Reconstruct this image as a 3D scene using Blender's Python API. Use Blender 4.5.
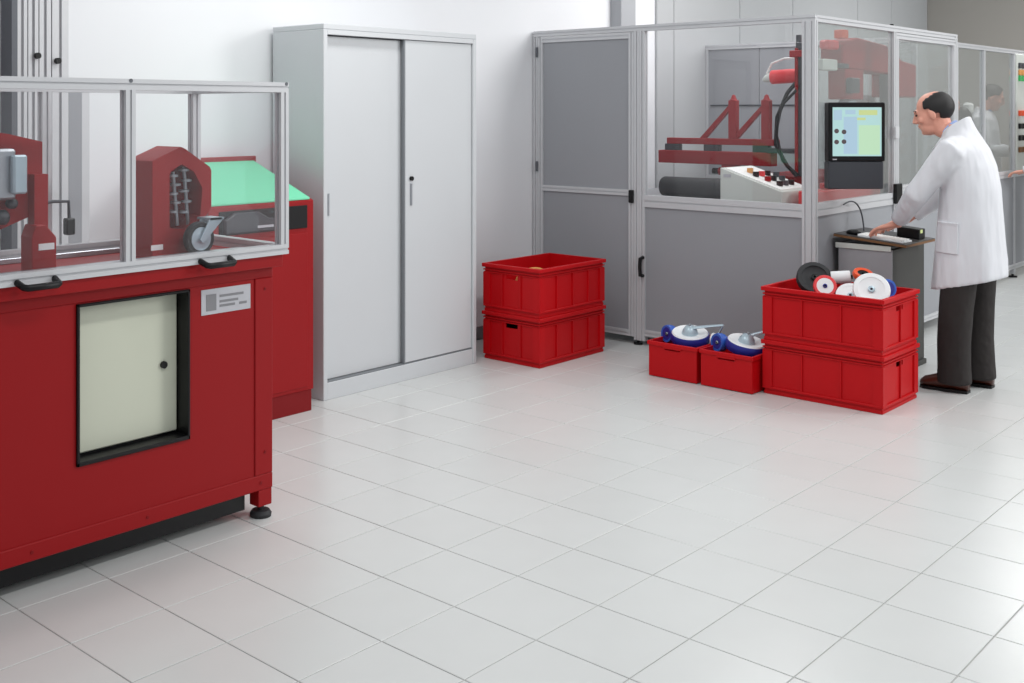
import bpy, bmesh, math, random
from mathutils import Vector, Matrix, Quaternion
random.seed(7)
PI = math.pi
for o in list(bpy.data.objects):
    bpy.data.objects.remove(o)
S = bpy.context.scene
COL = S.collection

# ------------------------------------------------------------------ camera
H = 1.55
YAW = 0.76923                      # heading measured from +X
cam_d = bpy.data.cameras.new('camera')
cam = bpy.data.objects.new('camera', cam_d)
COL.objects.link(cam)
cam.location = (0, 0, H)
cam.rotation_euler = (PI / 2, 0, YAW - PI / 2)
cam_d.sensor_width = 36.0
cam_d.lens = 1121.3 / 1024 * 36.0
cam_d.shift_x = (512 - 402.2) / 1024
cam_d.shift_y = -(341.5 - 110.0) / 1024
cam_d.clip_start = 0.05
S.camera = cam

# ------------------------------------------------------------------ light
S.view_settings.view_transform = 'Standard'
S.view_settings.look = 'None'
S.view_settings.gamma = 1.0
S.view_settings.use_curve_mapping = False
S.view_settings.exposure = 0.08
W = bpy.data.worlds.new('world')
S.world = W
W.use_nodes = True
W.node_tree.nodes['Background'].inputs[0].default_value = (0.93, 0.975, 1.0, 1)
W.node_tree.nodes['Background'].inputs[1].default_value = 0.47


def area(name, loc, target, size, power, col=(1, 1, 1), sy=None):
    d = bpy.data.lights.new(name, 'AREA')
    d.energy = power
    d.color = col
    d.size = size
    if sy:
        d.shape = 'RECTANGLE'
        d.size_y = sy
    o = bpy.data.objects.new(name, d)
    COL.objects.link(o)
    o.location = loc
    o.rotation_euler = (Vector(target) - Vector(loc)).to_track_quat('-Z', 'Y').to_euler()
    return o


area('key_light', (9.6, -3.4, 3.6), (5.2, 4.2, 0.8), 2.4, 240, (1.0, 0.995, 0.985))  # soft area light from the upper right front, source unseen
for i, (lx, ly) in enumerate([(2.2, 1.2), (5.2, 1.2), (8.2, 1.2), (3.6, 3.6), (7.7, 3.7), (11.8, 3.0)]):
    area('overhead_light', (lx, ly, 3.3), (lx, ly, 0), 1.5, 46 if lx > 11 else 28, (1.0, 0.995, 0.985), 0.4)  # unseen overhead lamps


# ------------------------------------------------------------------ materials
def lin(c):
    c = c / 255.0
    return c / 12.92 if c <= 0.04045 else ((c + 0.055) / 1.055) ** 2.4


def rgb(r, g, b):
    return (lin(r), lin(g), lin(b), 1)


def mat(name, col, rough=0.5, metal=0.0, var=0.05, scale=30.0, bump=0.0, bscale=200.0, spec=0.5,
        per_obj=0.0, bdist=0.002, bstretch=None):
    m = bpy.data.materials.new(name)
    m.use_nodes = True
    nt = m.node_tree
    b = nt.nodes['Principled BSDF']
    b.inputs['Roughness'].default_value = rough
    b.inputs['Metallic'].default_value = metal
    b.inputs['Specular IOR Level'].default_value = spec
    tc = nt.nodes.new('ShaderNodeTexCoord')
    n = nt.nodes.new('ShaderNodeTexNoise')
    n.inputs['Scale'].default_value = scale
    n.inputs['Detail'].default_value = 4
    nt.links.new(tc.outputs['Object'], n.inputs['Vector'])
    mx = nt.nodes.new('ShaderNodeMix')
    mx.data_type = 'RGBA'
    lo = [max(0, c * (1 - var)) for c in col[:3]] + [1]
    hi = [min(1, c * (1 + var)) for c in col[:3]] + [1]
    mx.inputs[6].default_value = lo
    mx.inputs[7].default_value = hi
    nt.links.new(n.outputs['Fac'], mx.inputs[0])
    out = mx.outputs[2]
    if per_obj:
        oi = nt.nodes.new('ShaderNodeObjectInfo')
        mr = nt.nodes.new('ShaderNodeMapRange')
        mr.inputs['To Min'].default_value = 1 - per_obj
        mr.inputs['To Max'].default_value = 1 + per_obj
        nt.links.new(oi.outputs['Random'], mr.inputs['Value'])
        hv = nt.nodes.new('ShaderNodeHueSaturation')
        nt.links.new(mr.outputs['Result'], hv.inputs['Value'])
        nt.links.new(out, hv.inputs['Color'])
        out = hv.outputs['Color']
    nt.links.new(out, b.inputs['Base Color'])
    if bump:
        n2 = nt.nodes.new('ShaderNodeTexNoise')
        n2.inputs['Scale'].default_value = bscale
        if bstretch:
            mp = nt.nodes.new('ShaderNodeMapping')
            mp.inputs['Scale'].default_value = bstretch
            mp.inputs['Rotation'].default_value = (0.35, 0.25, 0.0)
            nt.links.new(tc.outputs['Object'], mp.inputs['Vector'])
            nt.links.new(mp.outputs['Vector'], n2.inputs['Vector'])
        else:
            nt.links.new(tc.outputs['Object'], n2.inputs['Vector'])
        bp = nt.nodes.new('ShaderNodeBump')
        bp.inputs['Strength'].default_value = bump
        bp.inputs['Distance'].default_value = bdist
        nt.links.new(n2.outputs['Fac'], bp.inputs['Height'])
        nt.links.new(bp.outputs['Normal'], b.inputs['Normal'])
    return m


def emit(name, col, strength=1.0):
    m = bpy.data.materials.new(name)
    m.use_nodes = True
    b = m.node_tree.nodes['Principled BSDF']
    b.inputs['Base Color'].default_value = (0.02, 0.02, 0.02, 1)
    b.inputs['Roughness'].default_value = 0.25
    b.inputs['Emission Color'].default_value = col
    b.inputs['Emission Strength'].default_value = strength
    return m


def glass(name, tint=(0.96, 0.98, 0.98, 1), haze=0.05, refl=1.0, hazecol=(0.75, 0.77, 0.8, 1)):
    m = bpy.data.materials.new(name)
    m.use_nodes = True
    nt = m.node_tree
    for n in list(nt.nodes):
        nt.nodes.remove(n)
    out = nt.nodes.new('ShaderNodeOutputMaterial')
    tr = nt.nodes.new('ShaderNodeBsdfTransparent')
    tr.inputs[0].default_value = tint
    gl = nt.nodes.new('ShaderNodeBsdfGlossy')
    gl.inputs['Roughness'].default_value = 0.01
    df = nt.nodes.new('ShaderNodeBsdfDiffuse')
    df.inputs[0].default_value = hazecol
    fr = nt.nodes.new('ShaderNodeFresnel')
    fr.inputs[0].default_value = 1.5
    mu = nt.nodes.new('ShaderNodeMath')
    mu.operation = 'MULTIPLY'
    mu.inputs[1].default_value = refl
    mu.use_clamp = True
    m1 = nt.nodes.new('ShaderNodeMixShader')
    m1.inputs[0].default_value = haze
    m2 = nt.nodes.new('ShaderNodeMixShader')
    nt.links.new(tr.outputs[0], m1.inputs[1])
    nt.links.new(df.outputs[0], m1.inputs[2])
    ge = nt.nodes.new('ShaderNodeNewGeometry')
    io = nt.nodes.new('ShaderNodeMapRange')      # same reflectance on both faces of the sheet
    io.inputs['To Min'].default_value = 1.5
    io.inputs['To Max'].default_value = 1 / 1.5
    nt.links.new(ge.outputs['Backfacing'], io.inputs['Value'])
    nt.links.new(io.outputs['Result'], fr.inputs[0])
    nt.links.new(fr.outputs[0], mu.inputs[0])
    nt.links.new(mu.outputs[0], m2.inputs[0])
    nt.links.new(m1.outputs[0], m2.inputs[1])
    nt.links.new(gl.outputs[0], m2.inputs[2])
    nt.links.new(m2.outputs[0], out.inputs[0])
    return m


M = dict(
    wall=mat('white_plaster', rgb(232, 233, 236), 0.85, var=0.015, scale=2.0, bump=0.08, bscale=60),
    panelwall=mat('grey_wall_panel', rgb(182, 184, 186), 0.8, var=0.02, scale=2),
    endwall=mat('warm_grey_wall', rgb(164, 160, 154), 0.85, var=0.03, scale=1.5),
    pillar=mat('pillar_grey', rgb(168, 170, 174), 0.8, var=0.02, scale=2),
    skirt=mat('skirting_grey', rgb(120, 122, 126), 0.6),
    grout=mat('grout', rgb(184, 183, 181), 0.9, var=0.08, scale=8),
    tile=mat('floor_tile', rgb(205, 207, 206), 0.27, var=0.03, scale=5, bump=0.05, bscale=90, spec=0.45, per_obj=0.015),
    cab=mat('cabinet_paint', rgb(202, 205, 208), 0.42, var=0.012, scale=4),
    cabdark=mat('cabinet_gap', rgb(120, 124, 128), 0.6),
    alu=mat('aluminium_profile', rgb(200, 201, 204), 0.42, metal=0.12, var=0.03, scale=20),
    aludark=mat('aluminium_dark', rgb(96, 99, 105), 0.5, metal=0.3),
    grey=mat('grey_sheet', rgb(152, 154, 159), 0.55, var=0.02, scale=3),
    red=mat('machine_red', rgb(148, 10, 16), 0.45, spec=0.25, var=0.03, scale=6),
    redd=mat('machine_red_dark', rgb(126, 10, 16), 0.5, spec=0.25, var=0.05, scale=6),
    redb=mat('beam_red', rgb(150, 20, 28), 0.5, spec=0.3, var=0.06, scale=8),
    crate=mat('crate_red_plastic', rgb(190, 6, 16), 0.45, spec=0.25, var=0.03, scale=8, per_obj=0.03),
    black=mat('black_plastic', rgb(16, 16, 18), 0.4, spec=0.3),
    rubber=mat('black_rubber', rgb(38, 39, 42), 0.65, var=0.1, scale=60),
    dark=mat('dark_grey_plastic', rgb(58, 60, 66), 0.45),
    steel=mat('zinc_steel', rgb(170, 174, 180), 0.3, metal=0.7, var=0.06, scale=40),
    steelp=mat('pale_zinc', rgb(176, 194, 204), 0.35, metal=0.3, var=0.05, scale=40),
    cream=mat('cream_door', rgb(205, 208, 190), 0.5, var=0.015, scale=3),
    green=mat('mint_panel', rgb(118, 214, 172), 0.5, var=0.02, scale=3),
    plate=mat('rating_plate', rgb(186, 186, 192), 0.4, metal=0.2),
    plate2=mat('rating_plate_print', rgb(128, 128, 132), 0.5),
    white=mat('white_plastic', rgb(236, 238, 240), 0.4, var=0.02),
    beige=mat('beige_housing', rgb(206, 210, 204), 0.5, var=0.02, scale=5),
    blue=mat('blue_rubber', rgb(34, 40, 140), 0.45, var=0.08, scale=40),
    blue2=mat('bright_blue', rgb(50, 96, 190), 0.4),
    orange=mat('orange_plastic', rgb(226, 82, 40), 0.45),
    brown=mat('board_edge_brown', rgb(120, 84, 52), 0.6, var=0.15, scale=40),
    tan=mat('tan_plastic', rgb(214, 150, 80), 0.5),
    desk=mat('dark_board', rgb(62, 60, 60), 0.4),
    pedlight=mat('pedestal_grey', rgb(160, 160, 164), 0.5),
    peddark=mat('pedestal_dark', rgb(62, 61, 59), 0.6),
    skin=mat('skin', rgb(222, 158, 138), 0.5, var=0.06, scale=18),
    hair=mat('dark_hair', rgb(18, 15, 16), 0.6, var=0.3, scale=120, bump=0.5, bscale=300),
    coat=mat('white_cotton', rgb(218, 219, 224), 0.8, var=0.02, scale=12, bump=0.8, bscale=7, bdist=0.055, bstretch=(1.2, 1.2, 0.28)),
    shirt=mat('blue_shirt', rgb(150, 170, 215), 0.8),
    trouser=mat('charcoal_trousers', rgb(40, 35, 34), 0.85, var=0.12, scale=20, bump=0.5, bscale=11, bdist=0.03),
    shoe=mat('brown_leather', rgb(74, 36, 26), 0.3, var=0.15, scale=20),
    eye=mat('eye_dark', rgb(40, 30, 28), 0.2),
    paper=mat('paper_white', rgb(240, 240, 238), 0.7),
    glass=glass('clear_pane', (0.985, 0.985, 0.99, 1), 0.012, 0.8),
    glassf=glass('room_glare_pane', (0.95, 0.965, 0.965, 1), 0.10, 1.6, (0.82, 0.87, 0.87, 1)),  # milky diffuse share stands in for the bright room mirrored in these panes
    screen=emit('screen_glow', rgb(184, 224, 222), 0.85),
    scr_b=emit('screen_blue', rgb(176, 206, 226), 0.85),
    scr_g=emit('screen_green', rgb(196, 232, 196), 0.85),
    scr_y=emit('screen_yellow', rgb(206, 220, 150), 0.85),
    scr_d=emit('screen_dark', rgb(84, 70, 74), 0.8),
    lamp_green=emit('green_indicator', rgb(20, 170, 80), 0.7),
    pink=mat('bright_red_cover', rgb(226, 60, 66), 0.4),
)


# ------------------------------------------------------------------ mesh helpers
class MB:
    def __init__(self):
        self.v = []
        self.f = []

    def box(self, x0, x1, y0, y1, z0, z1):
        n = len(self.v)
        self.v += [(x, y, z) for z in (z0, z1) for y in (y0, y1) for x in (x0, x1)]
        for q in ((0, 2, 3, 1), (4, 5, 7, 6), (0, 1, 5, 4), (2, 6, 7, 3), (0, 4, 6, 2), (1, 3, 7, 5)):
            self.f.append(tuple(n + i for i in q))
        return self

    def prism(self, poly, axis, a0, a1):
        """poly: 2D points in the plane of the other two axes, extruded along axis."""
        n = len(self.v)
        k = len(poly)
        for a in (a0, a1):
            for (p, q) in poly:
                self.v.append({'x': (a, p, q), 'y': (p, a, q), 'z': (p, q, a)}[axis])
        self.f.append(tuple(range(n + k - 1, n - 1, -1)))
        self.f.append(tuple(range(n + k, n + 2 * k)))
        for i in range(k):
            j = (i + 1) % k
            self.f.append((n + i, n + j, n + k + j, n + k + i))
        return self

    def rings(self, rs, closed=False, cap=True):
        n = len(self.v)
        k = len(rs[0])
        for r in rs:
            self.v += [tuple(p) for p in r]
        m = len(rs)
        for a in range(m if closed else m - 1):
            b = (a + 1) % m
            for i in range(k):
                j = (i + 1) % k
                self.f.append((n + a * k + i, n + a * k + j, n + b * k + j, n + b * k + i))
        if cap and not closed:
            self.f.append(tuple(range(n + k - 1, n - 1, -1)))
            self.f.append(tuple(range(n + (m - 1) * k, n + m * k)))
        return self

    def tube(self, pts, rad, seg=10, flat=None, up=None):
        pts = [Vector(p) for p in pts]
        if not isinstance(rad, (list, tuple)):
            rad = [rad] * len(pts)
        rs = []
        ref = Vector(up) if up else None
        for i, p in enumerate(pts):
            d = (pts[min(i + 1, len(pts) - 1)] - pts[max(i - 1, 0)]).normalized()
            if ref is None:
                ref = Vector((0, 0, 1)) if abs(d.z) < 0.9 else Vector((1, 0, 0))
            a = (ref - d * ref.dot(d)).normalized()
            b = d.cross(a)
            fl = flat if flat else 1.0
            rs.append([p + a * (rad[i] * fl * math.sin(2 * PI * t / seg)) + b * (rad[i] * math.cos(2 * PI * t / seg)) for t in range(seg)])
            ref = a
        return self.rings(rs)

    def cyl(self, p0, p1, r, seg=16, r2=None):
        return self.tube([p0, p1], [r, r if r2 is None else r2], seg)

    def lathe(self, prof, seg=28, origin=(0, 0, 0), axis='z', closed=False):
        rs = []
        for (r, z) in prof:
            ring = []
            for t in range(seg):
                c, s = r * math.cos(2 * PI * t / seg), r * math.sin(2 * PI * t / seg)
                v = {'z': (c, s, z), 'y': (c, z, s), 'x': (z, c, s)}[axis]
                ring.append(Vector(v) + Vector(origin))
            rs.append(ring)
        return self.rings(rs, closed=closed, cap=not closed)

    def ell(self, c, r, rot=None, seg=20, nr=12):
        c = Vector(c)
        rs = []
        for a in range(1, nr):
            ph = -PI / 2 + PI * a / nr
            ring = []
            for t in range(seg):
                v = Vector((r[0] * math.cos(ph) * math.cos(2 * PI * t / seg), r[1] * math.cos(ph) * math.sin(2 * PI * t / seg), r[2] * math.sin(ph)))
                if rot:
                    v = rot @ v
                ring.append(c + v)
            rs.append(ring)
        return self.rings(rs)

    def build(self, name, m, parent=None, bevel=0.0, smooth=False, seg=1, local=False):
        me = bpy.data.meshes.new(name)
        off = Vector((0, 0, 0))
        if parent is not None and not local:
            q = parent
            while q is not None:
                off += Vector(q.location)
                q = q.parent
        me.from_pydata([tuple(Vector(p) - off) for p in self.v], [], self.f)
        me.validate()
        bm = bmesh.new()
        bm.from_mesh(me)
        bmesh.ops.recalc_face_normals(bm, faces=bm.faces)
        bm.to_mesh(me)
        bm.free()
        o = bpy.data.objects.new(name, me)
        COL.objects.link(o)
        me.materials.append(M[m] if isinstance(m, str) else m)
        if parent is not None:
            o.parent = parent
        if bevel:
            b = o.modifiers.new('bevel', 'BEVEL')
            b.width = bevel
            b.segments = seg
            b.limit_method = 'ANGLE'
        if smooth:
            me.polygons.foreach_set('use_smooth', [True] * len(me.polygons))
            if smooth != 'all':
                try:
                    me.set_sharp_from_angle(angle=math.radians(40))
                except Exception:
                    pass
        return o


def tag(o, label, cat, group=None):
    o['label'] = label
    o['category'] = cat
    if group:
        o['group'] = group
    return o


def thing(name, loc, label, cat, group=None, rot=None):
    o = bpy.data.objects.new(name, None)
    o.empty_display_size = 0.1
    COL.objects.link(o)
    o.location = loc
    if rot is not None:
        o.rotation_euler = rot
    return tag(o, label, cat, group)


def struct(o):
    o['kind'] = 'structure'
    return o


def copy_tree(o, parent=None):
    c = o.copy()
    COL.objects.link(c)
    if parent is not None:
        c.parent = parent
    for ch in list(o.children):
        copy_tree(ch, c)
    return c


def bx(name, m, parent, x0, x1, y0, y1, z0, z1, bevel=0.002, local=False):
    return MB().box(x0, x1, y0, y1, z0, z1).build(name, m, parent, bevel, local=local)


def prof_poly(c0, c1, w, h, g=0.008, d=0.006):
    """slotted aluminium profile section centred at (c0,c1)"""
    a, b = w / 2, h / 2
    p = [(-a, -b), (-g / 2, -b), (-g / 2, -b + d), (g / 2, -b + d), (g / 2, -b), (a, -b),
         (a, -g / 2), (a - d, -g / 2), (a - d, g / 2), (a, g / 2), (a, b),
         (g / 2, b), (g / 2, b - d), (-g / 2, b - d), (-g / 2, b), (-a, b),
         (-a, g / 2), (-a + d, g / 2), (-a + d, -g / 2), (-a, -g / 2)]
    return [(c0 + x, c1 + y) for x, y in p]


def profile(name, parent, axis, c0, c1, w, h, a0, a1, m='alu'):
    return MB().prism(prof_poly(c0, c1, w, h), axis, a0, a1).build(name, m, parent)


# ------------------------------------------------------------------ floor, walls
TS = 0.319
TX, TY = 2.628, 2.001
fl = struct(bx('floor', 'grout', None, -2.2, 14.2, -4.2, 5.0, -0.12, -0.003, 0))
th = 0.003
g = 0.0017
mb = MB()
n = len(mb.v)
a = TS / 2 - g
b2 = a - 0.0016
mb.v = [(-a, -a, -th), (a, -a, -th), (a, a, -th), (-a, a, -th), (-a, -a, -0.0012), (a, -a, -0.0012), (a, a, -0.0012), (-a, a, -0.0012),
        (-b2, -b2, 0), (b2, -b2, 0), (b2, b2, 0), (-b2, b2, 0)]
mb.f = [(8, 9, 10, 11)] + [(i, (i + 1) % 4, 4 + (i + 1) % 4, 4 + i) for i in range(4)] + [(4 + i, 4 + (i + 1) % 4, 8 + (i + 1) % 4, 8 + i) for i in range(4)]
tile_proto = mb
cs, sn = math.cos(YAW), math.sin(YAW)
cells = []
for i in range(-16, 38):
    for j in range(-20, 10):
        x, y = TX + (i + 0.5) * TS, TY + (j + 0.5) * TS
        if not (-2.1 < x < 14.4 and -4.1 < y < 4.84):
            continue
        D = x * cs + y * sn
        vis = 1
        if D > 1.0:
            l = x * sn - y * cs
            px, py = 402.2 + 1121.3 * l / D, 110 + 1121.3 * H / D
            m_ = 60
            if -m_ < px < 1024 + m_ and py < 683 + m_:
                vis = 0
        # hidden under or behind the machines and cabinets
        if (x < 2.65 and y > 3.7) or (x < 5.3 and y > 4.5) or (x > 6.55 and y > 2.95) or (3.1 < x < 3.9 and y > 4.4):
            vis = 1
        cells.append((vis, D, x, y))
cells.sort()
tm = None
rest = MB()
for k, (vis, D, x, y) in enumerate(cells):
    if k < 300:
        if tm is None:
            o = tile_proto.build('tile', 'tile', fl)
            tm = o.data
        else:
            o = bpy.data.objects.new('tile', tm)
            COL.objects.link(o)
            o.parent = fl
        o.location = (x, y, 0)
        o.rotation_euler = (random.uniform(-.0012, .0012), random.uniform(-.0012, .0012), 0)
    else:
        n = len(rest.v)
        rest.v += [(p[0] + x, p[1] + y, p[2]) for p in tile_proto.v]
        rest.f += [tuple(n + q for q in f) for f in tile_proto.f]
ro = rest.build('tile_field', 'tile', fl)
ro['kind'] = 'stuff'

WY = 4.905
wb = struct(bx('wall_back', 'wall', None, -2.2, 14.2, WY, WY + 0.16, -0.003, 3.3, 0))
joints = [8.037, 8.304, 9.452, 10.532, 12.104, 13.062, 14.195]
for x0, x1 in zip(joints[:-1], joints[1:]):
    bx('panel', 'panelwall', wb, x0 + 0.006, x1 - 0.006, WY - 0.025, WY, 0.0, 3.3, 0.004)
struct(bx('trim_1', 'pillar', None, 7.395, 7.60, WY - 0.10, WY, 0.0, 3.3, 0.004))
struct(bx('wall_right', 'endwall', None, 14.2, 14.36, -4.2, 5.06, -0.003, 3.3, 0))
struct(bx('wall_left', 'wall', None, -2.36, -2.2, -4.36, 5.06, -0.003, 3.3, 0))
struct(bx('wall_front', 'wall', None, -2.2, 14.2, -4.36, -4.2, -0.003, 3.3, 0))
struct(bx('baseboard_back', 'skirt', None, 5.25, 6.35, WY - 0.012, WY, 0.0, 0.085, 0.002))


# ------------------------------------------------------------------ sliding door cabinet
cb = thing('storage_cabinet', (4.62, 4.66, 0), 'tall light grey metal storage cabinet with two sliding doors against the white wall', 'cabinet')
cx0, cx1, cy0, cy1, cz = 3.995, 5.25, 4.45, 4.875, 2.012
bx('side_panel', 'cab', cb, cx0, cx0 + 0.03, cy0, cy1, 0, cz - 0.03, 0.003)
bx('side_panel', 'cab', cb, cx1 - 0.03, cx1, cy0, cy1, 0, cz - 0.03, 0.003)
bx('top_panel', 'cab', cb, cx0, cx1, cy0, cy1, cz - 0.03, cz, 0.003)
bx('back_panel', 'cab', cb, cx0 + 0.03, cx1 - 0.03, cy1 - 0.015, cy1, 0.09, cz - 0.03, 0)
bx('top_rail', 'cab', cb, cx0 + 0.03, cx1 - 0.03, cy0 + 0.001, cy0 + 0.03, cz - 0.058, cz - 0.03, 0.002)
bx('plinth', 'cab', cb, cx0 + 0.03, cx1 - 0.03, cy0 + 0.004, cy1 - 0.015, 0.0, 0.09, 0.002)
bx('door_track', 'cabdark', cb, cx0 + 0.03, cx1 - 0.03, cy0 + 0.012, cy0 + 0.07, 0.09, 0.096, 0)
bx('inner_back', 'cabdark', cb, cx0 + 0.03, cx1 - 0.03, cy0 + 0.075, cy0 + 0.08, 0.096, cz - 0.058, 0)
dl = bx('door', 'cab', cb, cx0 + 0.032, 4.63, cy0 + 0.042, cy0 + 0.062, 0.098, cz - 0.062, 0.003)
dr = bx('door', 'cab', cb, 4.635, cx1 - 0.032, cy0 + 0.014, cy0 + 0.034, 0.098, cz - 0.060, 0.003)
bx('edge_strip', 'cabdark', dr, 4.622, 4.6345, cy0 + 0.012, cy0 + 0.036, 0.098, cz - 0.060, 0.001)
hd = MB().box(4.675, 4.69, cy0 + 0.006, cy0 + 0.014, 1.00, 1.13).build('handle', 'steel', dr, 0.003)
lk = MB().cyl((4.683, cy0 + 0.014, 1.155), (4.683, cy0 + 0.001, 1.155), 0.013).build('lock', 'black', dr, smooth=True)
bx('handle', 'steel', dl, 4.06, 4.072, cy0 + 0.036, cy0 + 0.042, 0.98, 1.10, 0.002)


# ------------------------------------------------------------------ left test bench
tb = thing('test_bench', (1.6, 3.7, 0), 'red steel wheel test bench with glazed aluminium guard in the left foreground', 'machine')
FX0, FX1, FY0, FY1 = 0.35, 2.738, 3.34, 3.93
# body frame
bx('frame_beam', 'red', tb, FX0, FX1, FY0, FY0 + 0.06, 0.912, 0.998, 0.003)
bx('frame_beam', 'red', tb, FX0, FX1, FY0, FY0 + 0.06, 0.108, 0.166, 0.003)
bx('frame_beam', 'red', tb, FX1 - 0.06, FX1, FY0 + 0.06, FY1, 0.912, 0.998, 0.003)
bx('frame_beam', 'red', tb, FX1 - 0.06, FX1, FY0 + 0.06, FY1, 0.108, 0.166, 0.003)
bx('corner_post', 'red', tb, FX1 - 0.085, FX1, FY0 + 0.0005, FY0 + 0.06, 0.166, 0.912, 0.003)
bx('corner_post', 'red', tb, FX1 - 0.06, FX1, FY1 - 0.06, FY1, 0.166, 0.912, 0.003)
bx('corner_post', 'red', tb, FX0, FX0 + 0.06, FY0 + 0.0005, FY0 + 0.06, 0.166, 0.912, 0.003)
# front sheet with the window cut out (four strips)
wx0, wx1, wz0, wz1 = 1.909, 2.357, 0.372, 0.908
fp = MB()
fp.box(FX0 + 0.06, wx0, FY0 + 0.006, FY0 + 0.016, 0.166, 0.912)
fp.box(wx1, FX1 - 0.085, FY0 + 0.006, FY0 + 0.016, 0.166, 0.912)
fp.box(wx0, wx1, FY0 + 0.006, FY0 + 0.016, 0.166, wz0)
fp.box(wx0, wx1, FY0 + 0.006, FY0 + 0.016, wz1, 0.912)
fpo = fp.build('front_sheet', 'red', tb)
gk = MB()
for (a0, a1, c0, c1) in ((wx0, wx0 + 0.010, wz0, wz1), (wx1 - 0.010, wx1, wz0, wz1), (wx0, wx1, wz0, wz0 + 0.014), (wx0, wx1, wz1 - 0.010, wz1)):
    gk.box(a0, a1, FY0 - 0.004, FY0 + 0.075, c0, c1)
gk.build('window_gasket', 'black', tb, 0.002)
bx('recess_back', 'black', tb, wx0, wx1, FY0 + 0.075, FY0 + 0.08, wz0, wz1, 0)
cd = bx('electrical_door', 'cream', tb, wx0 + 0.011, wx1 - 0.012, FY0 + 0.062, FY0 + 0.074, wz0 + 0.022, wz1 - 0.011, 0.004)
MB().cyl((2.285, FY0 + 0.061, 0.640), (2.285, FY0 + 0.052, 0.640), 0.013).build('lock', 'black', cd, smooth=True)
pl = bx('rating_plate', 'plate', tb, 2.409, 2.633, FY0 + 0.0035, FY0 + 0.006, 0.805, 0.897, 0)
bx('printed_block', 'plate2', pl, 2.43, 2.475, FY0 + 0.0025, FY0 + 0.0035, 0.818, 0.878, 0)
for (a0, a1, c) in ((2.49, 2.6, 0.868), (2.49, 2.575, 0.848), (2.49, 2.56, 0.832), (2.58, 2.615, 0.832)):
    bx('printed_line', 'plate2', pl, a0, a1, FY0 + 0.0025, FY0 + 0.0035, c - 0.005, c + 0.004, 0)
bx('side_sheet', 'red', tb, FX1 - 0.02, FX1 - 0.008, FY0 + 0.06, FY1 - 0.06, 0.166, 0.912, 0)
bx('underbody_shade_sheet', 'black', tb, FX0, FX1 - 0.10, FY0 + 0.045, FY1 - 0.075, 0.035, 0.09, 0)  # underside hardware, made a low black sheet to darken the floor below
bx('back_light_block', 'dark', tb, FX0 + 0.08, FX1 - 0.08, FY1 - 0.03, FY1 - 0.015, 0.005, 0.166, 0)  # unseen strip added to keep light from coming in under the bench
bx('back_sheet', 'redd', tb, FX0 + 0.06, FX1 - 0.06, FY1 - 0.012, FY1, 0.166, 0.912, 0)
bx('table_tray', 'red', tb, FX0, FX1 - 0.06, FY0 + 0.06, FY1, 0.975, 0.998, 0)
sc = MB()
for sx, sz in ((2.05, 0.955), (2.62, 0.955), (2.18, 0.137), (2.68, 0.137), (2.70, 0.87), (2.70, 0.25), (1.75, 0.137)):
    sc.cyl((sx, FY0 - 0.002, sz), (sx, FY0 + 0.002, sz), 0.006, 8)
bo = sc.build('bolts', 'redd', tb)
bo['kind'] = 'stuff'
for (ax, ay) in ((FX1 - 0.035, FY0 + 0.03), (FX1 - 0.035, FY1 - 0.04), (FX0 + 0.035, FY0 + 0.03), (FX0 + 0.035, FY1 - 0.04)):
    lg = bx('leg', 'red', tb, ax - 0.032, ax + 0.032, ay - 0.028, ay + 0.028, 0.045, 0.108, 0.002)
    MB().lathe([(0.001, 0.0), (0.040, 0.0), (0.042, 0.012), (0.034, 0.024), (0.012, 0.026), (0.012, 0.046), (0.001, 0.046)], 20, (ax, ay, 0)).build('foot', 'rubber', lg, smooth=True)
# guard of slotted profiles
GX0, GX1, GY0, GY1, GZ0, GZ1 = 0.40, 2.776, 3.29, 3.895, 1.001, 1.655
P = 0.038
def zprof(par, x, y, z0, z1, w=P, h=P, name='post'):
    return profile(name, par, 'z', x, y, w, h, z0, z1)
for x in (GX1 - P / 2, 2.082, 1.25, GX0 + P / 2):
    zprof(tb, x, GY0 + P / 2, GZ0 + P, GZ1 - P)
for x in (GX1 - P / 2, 2.082, GX0 + P / 2):
    zprof(tb, x, GY1 - P / 2, GZ0 + P, GZ1 - P)
for y in (GY0 + P / 2, GY1 - P / 2):
    for z in (GZ0 + P / 2, GZ1 - P / 2):
        profile('rail', tb, 'x', y, z, P, P, GX0, GX1)
for z in (GZ0 + P / 2, GZ1 - P / 2):
    profile('rail', tb, 'y', GX1 - P / 2, z, P, P, GY0 + P, GY1 - P)
    profile('rail', tb, 'y', GX0 + P / 2, z, P, P, GY0 + P, GY1 - P)
bx('sill', 'red', tb, FX0, GX1 - 0.02, GY0 + 0.012, FY0, 0.955, 1.0005, 0.002)
for x0, x1 in ((2.101, GX1 - P), (1.269, 2.063), (GX0 + P, 1.231)):
    bx('pane', 'glass', tb, x0, x1, GY0 + 0.017, GY0 + 0.021, GZ0 + P, GZ1 - P, 0)
bx('pane', 'glass', tb, GX1 - 0.021, GX1 - 0.017, GY0 + P, GY1 - P, GZ0 + P, GZ1 - P, 0)
sq = MB()
sc = MB()
for sx in (2.082, GX1 - 0.012, 1.25):
    sc.cyl((sx, GY0 - 0.002, GZ1 - 0.006), (sx, GY0 + 0.003, GZ1 - 0.006), 0.007, 10)
sc.build('end_screws', 'aludark', tb)['kind'] = 'stuff'
for hx in (1.738, 2.430):
    hb = MB()
    hb.tube([(hx - 0.064, GY0 + 0.002, 1.012), (hx - 0.060, GY0 - 0.035, 1.000), (hx - 0.05, GY0 - 0.044, 0.998), (hx + 0.05, GY0 - 0.044, 0.998), (hx + 0.060, GY0 - 0.035, 1.000), (hx + 0.064, GY0 + 0.002, 1.012)], 0.011, 10)
    hb.build('handle', 'black', tb, smooth=True)

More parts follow.
